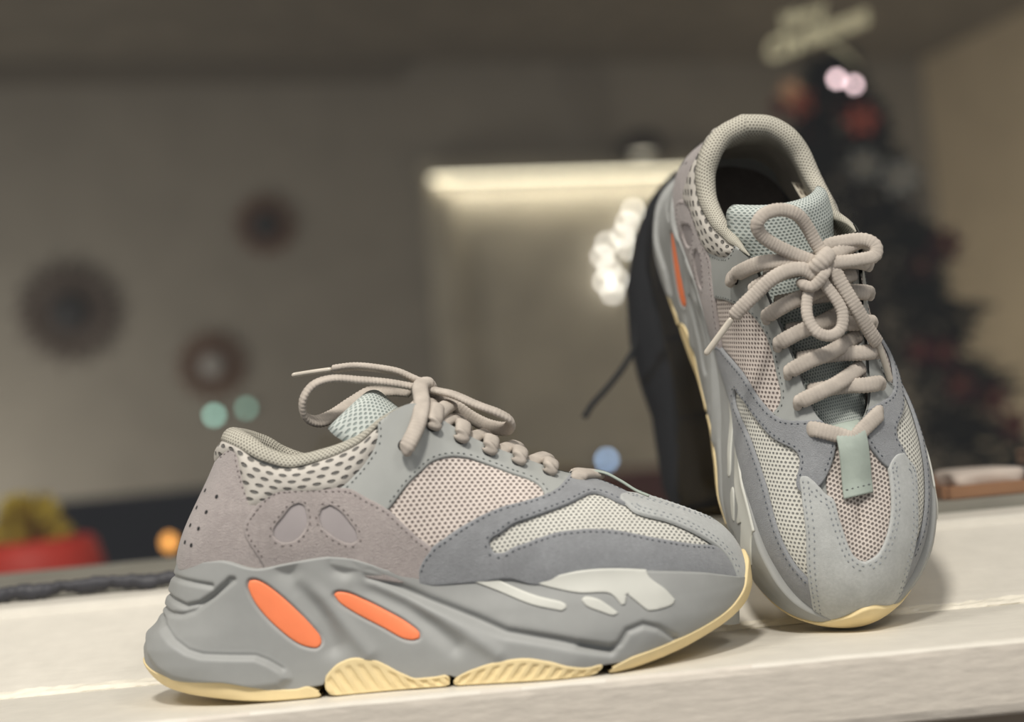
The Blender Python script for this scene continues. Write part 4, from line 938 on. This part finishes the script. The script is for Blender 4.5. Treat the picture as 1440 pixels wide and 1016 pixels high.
vpart('reflection_curve', *tube_arrays(catmull([(.245, .385, .26), (.266, .40, .20), (.264, .40, .13), (.250, .385, .08)], .004), .005, 8), M_BLACK2, dark_reflection)

# tray with odds and ends at the right of the board beyond the glass
tr_ = empty('wooden_tray', (.375, .325, .0501), 'low brown wooden tray on the board beyond the glass, right of the leaning sneaker', 'tray')
M_TRAY = mat('tray_wood', (158, 116, 84), .6, 'fine', .4, .3)
bpart('tray_base', lambda bm: box(bm, (.375, .325, .0521), (.19, .15, .004)), M_TRAY, tr_)
for c, s in (((.375, .2485, .0545), (.19, .005, .009)), ((.375, .4015, .0545), (.19, .005, .009)), ((.2795, .325, .0545), (.005, .148, .009)), ((.4705, .325, .0545), (.005, .148, .009))):
    bpart('tray_edge', lambda bm: box(bm, c, s, bevel=.001), M_TRAY, tr_)
def lump(name, c, s, m, label, cat, amp=.12, n=18, e=.5, group=None):
    V = []; ph = rng.uniform(0, 6.28, 6)
    for i in range(n+1):
        b = -math.pi/2+math.pi*i/n; cb, sb = math.cos(b), math.sin(b)
        for k in range(2*n):
            t = 2*math.pi*k/(2*n); ct, st = math.cos(t), math.sin(t); f = 1+amp*(math.sin(3*t+ph[0])*math.cos(b)+.5*math.sin(5*t+ph[1]+2*b)*math.cos(b))
            p = lambda v: math.copysign(abs(v)**e, v)
            V.append((s[0]*p(cb)*p(ct)*f, s[1]*p(cb)*p(st)*f, s[2]*(1+p(sb)*(1+amp*.6*math.cos(b)*math.sin(2*t+ph[2])))))
    F = grid_faces(n+1, 2*n, wrap_m=True)
    o = link(name, mesh(name, V, F), m); o.location = c; tag(o, label, cat, group); return o
lump('folded_cloth', (.316, .300, .0542), (.024, .035, .0065), mat('white_cloth', (214, 198, 186), .9, 'fine', .4, .2), 'crumpled pinkish white cloth lying on the left of the brown tray', 'cloth')
def lidbox(name, c, s, m, label, cat):
    r = empty(name, (c[0], c[1], c[2]-s[2]/2), label, cat)
    bpart('box_body', lambda bm: box(bm, (c[0], c[1], c[2]-s[2]*.12), (s[0]*.985, s[1]*.985, s[2]*.76), bevel=.0012), m, r); bpart('box_lid', lambda bm: box(bm, (c[0], c[1], c[2]+s[2]*.38), (s[0], s[1], s[2]*.24), bevel=.0012), m, r); return r
lidbox('flat_case', (.402, .31, .0589), (.105, .09, .0096), mat('case_black', (36, 36, 38), .5), 'flat black case on the right of the brown tray, lowest of its pile', 'case')
lidbox('small_box', (.405, .318, .0696), (.085, .07, .0116), mat('box_tan', (150, 122, 100), .7), 'small tan box on top of the flat black case', 'box')
lump('cloth_pouch', (.408, .318, .0756), (.034, .026, .0055), mat('lilac_cloth', (140, 132, 136), .9, 'fine', .4, .2), 'small lilac grey cloth pouch on top of the tan box', 'pouch')

# dark console at the left with a pot plant and an amber lantern
con = empty('console_table', (-.85, 1.45, FZ), 'dark wooden console table beyond the window at the far left', 'table')
bpart('table_top', lambda bm: box(bm, (-.85, 1.45, -.095), (.95, .55, .03), bevel=.004), M_DARKW, con)
for sx in (-1, 1):
    for sy in (-1, 1): bpart('leg', lambda bm: box(bm, (-.85+sx*.44, 1.45+sy*.24, (-.11+FZ)/2), (.04, .04, -.11-FZ), bevel=.003), M_DARKW, con)
pot = empty('potted_plant', (-.695, 1.30, -.0798), 'yellow-green plant in a round red pot at the lower left', 'plant')
lpart('pot', *lathe([(.045, 0), (.070, .01), (.095, .05), (.098, .085), (.088, .118), (.080, .124), (.074, .116), (.05, .09)], 28), mat('red_glaze', (206, 60, 44), .5), pot)
def leaves(n, r0, r1, z0, z1, ln, wd, seed):
    g = np.random.default_rng(seed); V = []; F = []
    for i in range(n):
        t = g.uniform(0, 6.283); z = g.uniform(0, 1); r = (r0+(r1-r0)*z)*math.sqrt(g.uniform(.1, 1)); c = np.array([r*math.cos(t), r*math.sin(t), z0+(z1-z0)*z])
        d = np.array([math.cos(t)*.8, math.sin(t)*.8, g.uniform(-.1, 1.0)])+g.normal(0, .3, 3); d /= np.linalg.norm(d); s = np.cross(d, g.normal(0, 1, 3)); s /= np.linalg.norm(s); nn = np.cross(s, d)
        o = len(V); V += [c, c+d*ln*.5+s*wd+nn*wd*.3, c+d*ln, c+d*ln*.5-s*wd+nn*wd*.3, c+d*ln*.5-nn*wd*.15]; F += [(o, o+1, o+4), (o+1, o+2, o+4), (o+2, o+3, o+4), (o+3, o, o+4)]
    return V, F
lpart('foliage', *leaves(220, .050, .012, .11, .175, .028, .008, 3), mat('yellow_green_leaf', (205, 180, 70), .7), pot, kind='stuff')
ln_ = empty('amber_lantern', (-.577, 1.60, -.0798), 'tiny amber lantern glowing just left of the standing sneaker heel', 'lantern')
lpart('lantern_base', *lathe([(.03, 0), (.03, .008), (.012, .014), (.008, .070), (.012, .074)], 16), M_DARKW, ln_)
lpart('amber_bulb', *lathe([(.002, .074), (.0095, .079), (.0115, .088), (.0085, .097), (.001, .101)], 14), mat('amber_glow', (232, 160, 80), emit=2.2), ln_)

def armchair(loc, rz, m, label):
    r = empty('armchair', loc, label, 'armchair', rotz=rz)
    def L(name, c, s, bv):
        lpart(name, *_bmvf(lambda bm: box(bm, c, s, bevel=bv, seg=3)), m if name != 'leg' else M_DARKW, r, smooth=False)
    L('seat', (0, 0, .30), (.70, .62, .24), .05); L('seat_cushion', (0, -.03, .46), (.50, .56, .12), .04); L('backrest', (0, .30, .62), (.66, .18, .72), .07)
    for s in (-1, 1):
        L('armrest', (s*.36, -.02, .42), (.16, .66, .48), .06)
        for q in (-1, 1): L('leg', (s*.3, q*.26, .09), (.05, .05, .18), .006)
    return r
def _bmvf(fn):
    bm = bmesh.new(); fn(bm); bmesh.ops.recalc_face_normals(bm, faces=bm.faces); bm.verts.index_update(); V = [v.co.copy() for v in bm.verts]; F = [tuple(v.index for v in f.verts) for f in bm.faces]; bm.free(); return V, F
armchair((-.80, 2.30, FZ), .15, M_SOFA, 'charcoal armchair beyond the window, behind the console at the left')
armchair((.30, 3.40, FZ), -.2, M_SOFA2, 'maroon armchair in front of the pale door, low behind the sneaker toe').scale = (1, 1, .92)

# three sunburst ornaments on the far wall
def sunburst(s, z, R, hub, hub_m, ray_m, n, label, ring=True):
    c = wp(s, .012, z); r = empty('sunburst_ornament', c, label, 'wall decoration', 'sunburst wall ornaments')
    def tr(u, v, o): # u along the wall, v up, o out of the wall
        p = DV*u - NV*o; return (p.x, p.y, v)
    V = []; F = []
    for k in range(n):
        a = 2*math.pi*k/n; l = R*(1 if k % 2 == 0 else .86); ca, sa = math.cos(a), math.sin(a); w0, w1 = hub*.10, R*.035
        o = len(V)
        for d, w in ((hub*.8, w0), (l*.9, w1*1.7), (l, w1*.6)):
            for sgn, dep in ((1, .004), (-1, .004), (0, .012)): V.append(tr(ca*d-sa*w*sgn, sa*d+ca*w*sgn, dep))
        for q in (0, 3): 
            for i in range(3): F.append((o+q+i, o+q+(i+1) % 3, o+q+3+(i+1) % 3, o+q+3+i))
        F.append((o+6, o+7, o+8)); F.append((o+2, o+1, o))
    lpart('rays', V, F, ray_m, r, smooth=False, kind='stuff')
    rot = Matrix.Rotation(RA, 3, 'Z') @ Matrix.Rotation(math.pi/2, 3, 'X')
    def disc(name, prof, m):
        V, F = lathe(prof, 32); V = [tuple(rot @ Vector(v)) for v in V]; lpart(name, V, F, m, r)
    disc('hub', [(hub, .0), (hub, .012), (hub*.85, .020), (hub*.3, .022), (.001, .022)], hub_m)
    t = [(R*.70+.008*math.cos(q), .008+.006*math.sin(q)) for q in np.linspace(0, 2*math.pi, 9)[:-1]]
    V, F = [], []
    for (rr, zz_) in t:
        for k in range(40): V.append(tuple(rot @ Vector((rr*math.cos(2*math.pi*k/40), rr*math.sin(2*math.pi*k/40), zz_))))
    lpart('ring', V, grid_faces(8, 40, wrap_m=True, wrap_n=True), ray_m, r)
    return r
sunburst(-.685, .682, .185, .062, M_MIRROR, mat('grey_rays', (98, 86, 76), .7), 28, 'largest of the three sunburst wall ornaments, dark hub with grey-brown rays')
sunburst(-.018, .945, .118, .048, M_MIRROR, M_BROWN, 22, 'highest of the three sunburst wall ornaments, dark hub with brown rays')
sunburst(-.239, .472, .128, .040, M_HUBL, M_BROWN, 22, 'lowest of the three sunburst wall ornaments, with a pale hub')

# light over the pale door
lw = empty('linear_light', wp(1.15, .085, 1.05), 'long bright strip light under the head of the pale door', 'light')
bpart('housing', lambda bm: wbox(bm, .56, 1.74, .085, .125, 1.075, 1.10, .003), M_DOOR, lw)
bpart('light_strip', lambda bm: wbox(bm, .57, 1.73, .087, .122, 1.066, 1.075), mat('strip_glow', (255, 244, 214), emit=2.6), lw)
la = bpy.data.lights.new('strip_lamp', 'AREA'); la.shape = 'RECTANGLE'; la.size = 1.1; la.size_y = .03; la.energy = 1.5; la.color = (1, .95, .84)
lo_ = bpy.data.objects.new('strip_lamp', la); COL.objects.link(lo_); lo_.location = wp(1.15, .075, 1.058); _d = Vector(wp(1.15, .0, .55))-Vector(lo_.location); lo_.rotation_euler = _d.to_track_quat('-Z', 'X').to_euler()
lo_.rotation_euler = (Matrix((DV, (_d.normalized()).cross(DV)*-1, -_d.normalized())).transposed()).to_euler()
dm = empty('dome_lamp', wp(1.324, .24, 1.095), 'dark dome lamp at the top of the pale door', 'lamp')
lpart('dome_shade', *lathe([(.012, .10), (.05, .092), (.082, .065), (.095, .02), (.097, .0), (.090, .002), (.075, .06), (.01, .085)], 28), mat('bronze_shade', (70, 64, 56), .5), dm)
lpart('diffuser', *lathe([(.040, .030), (.038, .018), (.02, .012), (.002, .010)], 24), mat('diffuser_glow', (255, 246, 222), emit=1.6), dm)
lpart('bracket', *_bmvf(lambda bm: box(bm, (DV.x*0+NV.x*.115, NV.y*.115, .095), (.02, .225, .018), RROT)), mat('bracket_bronze', (70, 64, 56), .5), dm)

# string of white bulbs hanging from the door head, and small coloured night lights
sl = empty('string_lights', wp(1.34, .10, 1.04), 'string of white glowing bulbs hanging left of the leaning sneaker heel', 'lights')
bs = [(1.328, 0.93), (1.301, 0.886), (1.278, 0.839), (1.296, 0.79), (1.21, 0.81), (1.188, 0.764), (1.209, 0.718), (1.187, 0.672), (1.214, 0.628), (1.238, 0.674)]
cp = [wp(1.40, .10, 1.062)]+[wp(s, .10, z+.014) for s, z in bs]
vpart('cord', *tube_arrays(catmull(cp, .01), .0022, 6), M_BLACK2, sl)
bulb_me = mesh('bulb', *lathe([(.002, .011), (.005, .009), (.009, .003), (.0105, -.003), (.0075, -.009), (.001, -.011)], 12))
for s, z in bs:
    o = put(link('bulb', bulb_me, mat('bulb_glow', (255, 250, 240), emit=8), sl), sl); o.location = wp(s, .10, z)
def night_light(loc, c, e, label, r=.0125, base=True):
    o = empty('night_light', loc, label, 'light')
    rot = Matrix.Rotation(RA, 3, 'Z') @ Matrix.Rotation(math.pi/2, 3, 'X')
    V, F = lathe([(r*1.5, -.016), (r*1.6, .0), (r*1.2, .006), (r*.9, .007)], 18); lpart('cap', [tuple(rot @ Vector(v)) for v in V], F, mat('cap_grey', (112, 106, 96), .7), o)
    V, F = lathe([(r, .0072), (r*.9, .012), (r*.4, .016), (.0005, .0165)], 18); lpart('lens', [tuple(rot @ Vector(v)) for v in V], F, mat('glow_%d_%d_%d' % c, c, emit=e), o)
night_light(wp(-.246, .016, .303), (175, 230, 212), 4.5, 'brighter teal night light on the wall under the lowest sunburst')
night_light(wp(-.136, .016, .318), (160, 215, 195), 2.4, 'fainter teal night light right of the brighter teal one')
night_light(wp(1.139, .064, .021), (165, 198, 238), 6, 'pale blue night light on the lower part of the pale door', r=.014)

# decorated tree
tree = empty('christmas_tree', (.765, 2.30, FZ), 'tall dark evergreen Christmas tree behind the leaning sneaker', 'tree')
def needles():
    g = np.random.default_rng(11); n = 11000; z = g.uniform(0, 1, n)**1.25; R = .50*(1-z)**.8*(.86+.14*np.sin(z*70)); t = g.uniform(0, 6.283, n); rr = R*np.sqrt(g.uniform(.35, 1, n)); H = 1.77
    C = np.stack([rr*np.cos(t), rr*np.sin(t), .12+z*(H-.12)], 1); d = np.stack([np.cos(t), np.sin(t), g.uniform(-.5, .35, n)], 1)+g.normal(0, .35, (n, 3)); d /= np.linalg.norm(d, axis=1, keepdims=True)
    s = np.cross(d, g.normal(0, 1, (n, 3))); s /= np.linalg.norm(s, axis=1, keepdims=True); l = g.uniform(.035, .065, n)[:, None]; w = .006
    V = np.stack([C-s*w, C+s*w, C+d*l+s*w*.3, C+d*l-s*w*.3], 1).reshape(-1, 3); V[:, :2] += np.outer(V[:, 2]-.8, (-.03, 0)); F = np.arange(4*n).reshape(-1, 4)
    return V, F
lpart('foliage', *needles(), mat('dark_fir', (26, 30, 24), .95), tree, smooth=False, kind='stuff')
lpart('trunk', *lathe([(.04, 0), (.035, .4), (.02, 1.2), (.006, 1.74)], 10), mat('bark', (60, 46, 36), .9), tree)
lpart('stand', *lathe([(.16, 0), (.16, .03), (.05, .06), (.045, .14)], 20), M_DARKW, tree)
def flower(loc, c, R, label, dense=6):
    o = empty('flower_ornament', loc, label, 'ornament', 'flower ornaments on the tree')
    key = 'fl%d' % dense
    if key not in _cache:
        V = []; F = []
        for layer, (sc, tilt, ph) in enumerate(((1, .25, 0), (.68, .7, .5))):
            for k in range(dense):
                a = 2*math.pi*(k+ph)/dense; ca, sa = math.cos(a), math.sin(a); q = len(V)
                for d, w in ((.08, .03), (.4, .24), (.72, .2), (1, .01)):
                    for sg in (-1, 0, 1): V.append((ca*d*sc-sa*w*sc*sg, -(math.sin(tilt)*d*sc+(.07 if sg == 0 else .12)), sa*d*sc+ca*w*sc*sg))
                for i in range(3):
                    for j in range(2): F.append((q+i*3+j, q+i*3+j+1, q+i*3+j+4, q+i*3+j+3))
        _cache[key] = (np.array(V), F)
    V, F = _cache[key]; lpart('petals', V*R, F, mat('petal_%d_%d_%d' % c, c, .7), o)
    VV, FF = lathe([(.001, -.5), (.1, -.45), (.14, -.36), (.1, -.26), (.02, -.22)], 10); VV = [(x*R, z*R, y*R) for x, y, z in VV]; lpart('berry_centre', VV, FF, mat('berry_gold', (170, 140, 80), .5), o)
    return o
def onto(px, pz, y): return (px, y, pz)
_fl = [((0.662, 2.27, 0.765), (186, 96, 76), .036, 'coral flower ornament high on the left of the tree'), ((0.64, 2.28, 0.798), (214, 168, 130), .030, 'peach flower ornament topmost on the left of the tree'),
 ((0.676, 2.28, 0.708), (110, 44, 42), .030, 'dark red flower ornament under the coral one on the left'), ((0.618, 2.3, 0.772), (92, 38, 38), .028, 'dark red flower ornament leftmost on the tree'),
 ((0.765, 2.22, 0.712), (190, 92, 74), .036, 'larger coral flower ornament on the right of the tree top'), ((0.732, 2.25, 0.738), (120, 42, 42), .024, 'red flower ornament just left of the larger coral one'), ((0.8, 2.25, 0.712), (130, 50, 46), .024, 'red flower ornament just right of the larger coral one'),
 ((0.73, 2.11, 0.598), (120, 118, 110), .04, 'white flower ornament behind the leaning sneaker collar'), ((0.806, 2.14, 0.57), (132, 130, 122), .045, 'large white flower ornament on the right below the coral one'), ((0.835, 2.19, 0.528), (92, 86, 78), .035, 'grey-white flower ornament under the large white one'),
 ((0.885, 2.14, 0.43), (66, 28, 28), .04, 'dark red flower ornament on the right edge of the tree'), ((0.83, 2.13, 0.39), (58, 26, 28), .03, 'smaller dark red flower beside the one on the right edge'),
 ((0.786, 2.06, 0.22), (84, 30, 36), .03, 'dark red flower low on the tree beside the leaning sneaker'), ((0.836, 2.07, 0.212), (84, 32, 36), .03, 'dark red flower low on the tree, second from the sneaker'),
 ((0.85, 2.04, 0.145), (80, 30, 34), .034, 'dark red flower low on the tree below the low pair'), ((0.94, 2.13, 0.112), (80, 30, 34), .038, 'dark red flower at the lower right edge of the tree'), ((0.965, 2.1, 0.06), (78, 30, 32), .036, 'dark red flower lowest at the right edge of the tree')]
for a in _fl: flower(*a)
def tree_light(loc, label):
    o = empty('tree_light', loc, label, 'light', 'pink lights at the tree top')
    lpart('socket', *lathe([(.004, .008), (.005, .016), (.003, .02)], 8), M_BLACK2, o); lpart('lamp_glass', *lathe([(.001, -.008), (.0065, -.005), (.008, .0), (.0055, .007), (.003, .009)], 12), mat('pink_glow', (255, 222, 226), emit=7), o)
tree_light((.732, 2.24, .808), 'left one of two pinkish lights near the tree top'); tree_light((.766, 2.24, .792), 'right one of two pinkish lights near the tree top')
# lettered topper
sg_ = empty('lettered_sign', (.622, 1.92, .822), 'cream script lettering sign slanting over the tree top', 'sign')
M_CREAM = mat('cream_lettering', (250, 236, 196), .6)
def letters(txt, size, x, z, rot, name):
    cu = bpy.data.curves.new(name, 'FONT'); cu.body = txt; cu.size = size; cu.shear = .3; cu.extrude = .006; cu.offset = .0022; cu.align_x = 'CENTER'; cu.space_character = .92; cu.resolution_u = 3
    t = bpy.data.objects.new('tmp', cu); COL.objects.link(t); dg = bpy.context.evaluated_depsgraph_get(); me = bpy.data.meshes.new_from_object(t.evaluated_get(dg)); bpy.data.objects.remove(t)
    o = link(name, me, M_CREAM, sg_); o.rotation_euler = (math.pi/2, -rot, 0); o.location = (x, 0, z)
    return o
letters('Merry', .036, -.020, .024, math.radians(16), 'lettering'); letters('Christmas', .054, .002, -.018, math.radians(16), 'lettering')
lpart('sign_stem', *tube_arrays([(.02, .012, -.012), (.06, .03, -.035), (.085, .045, -.06)], .004, 6), M_CREAM, sg_)
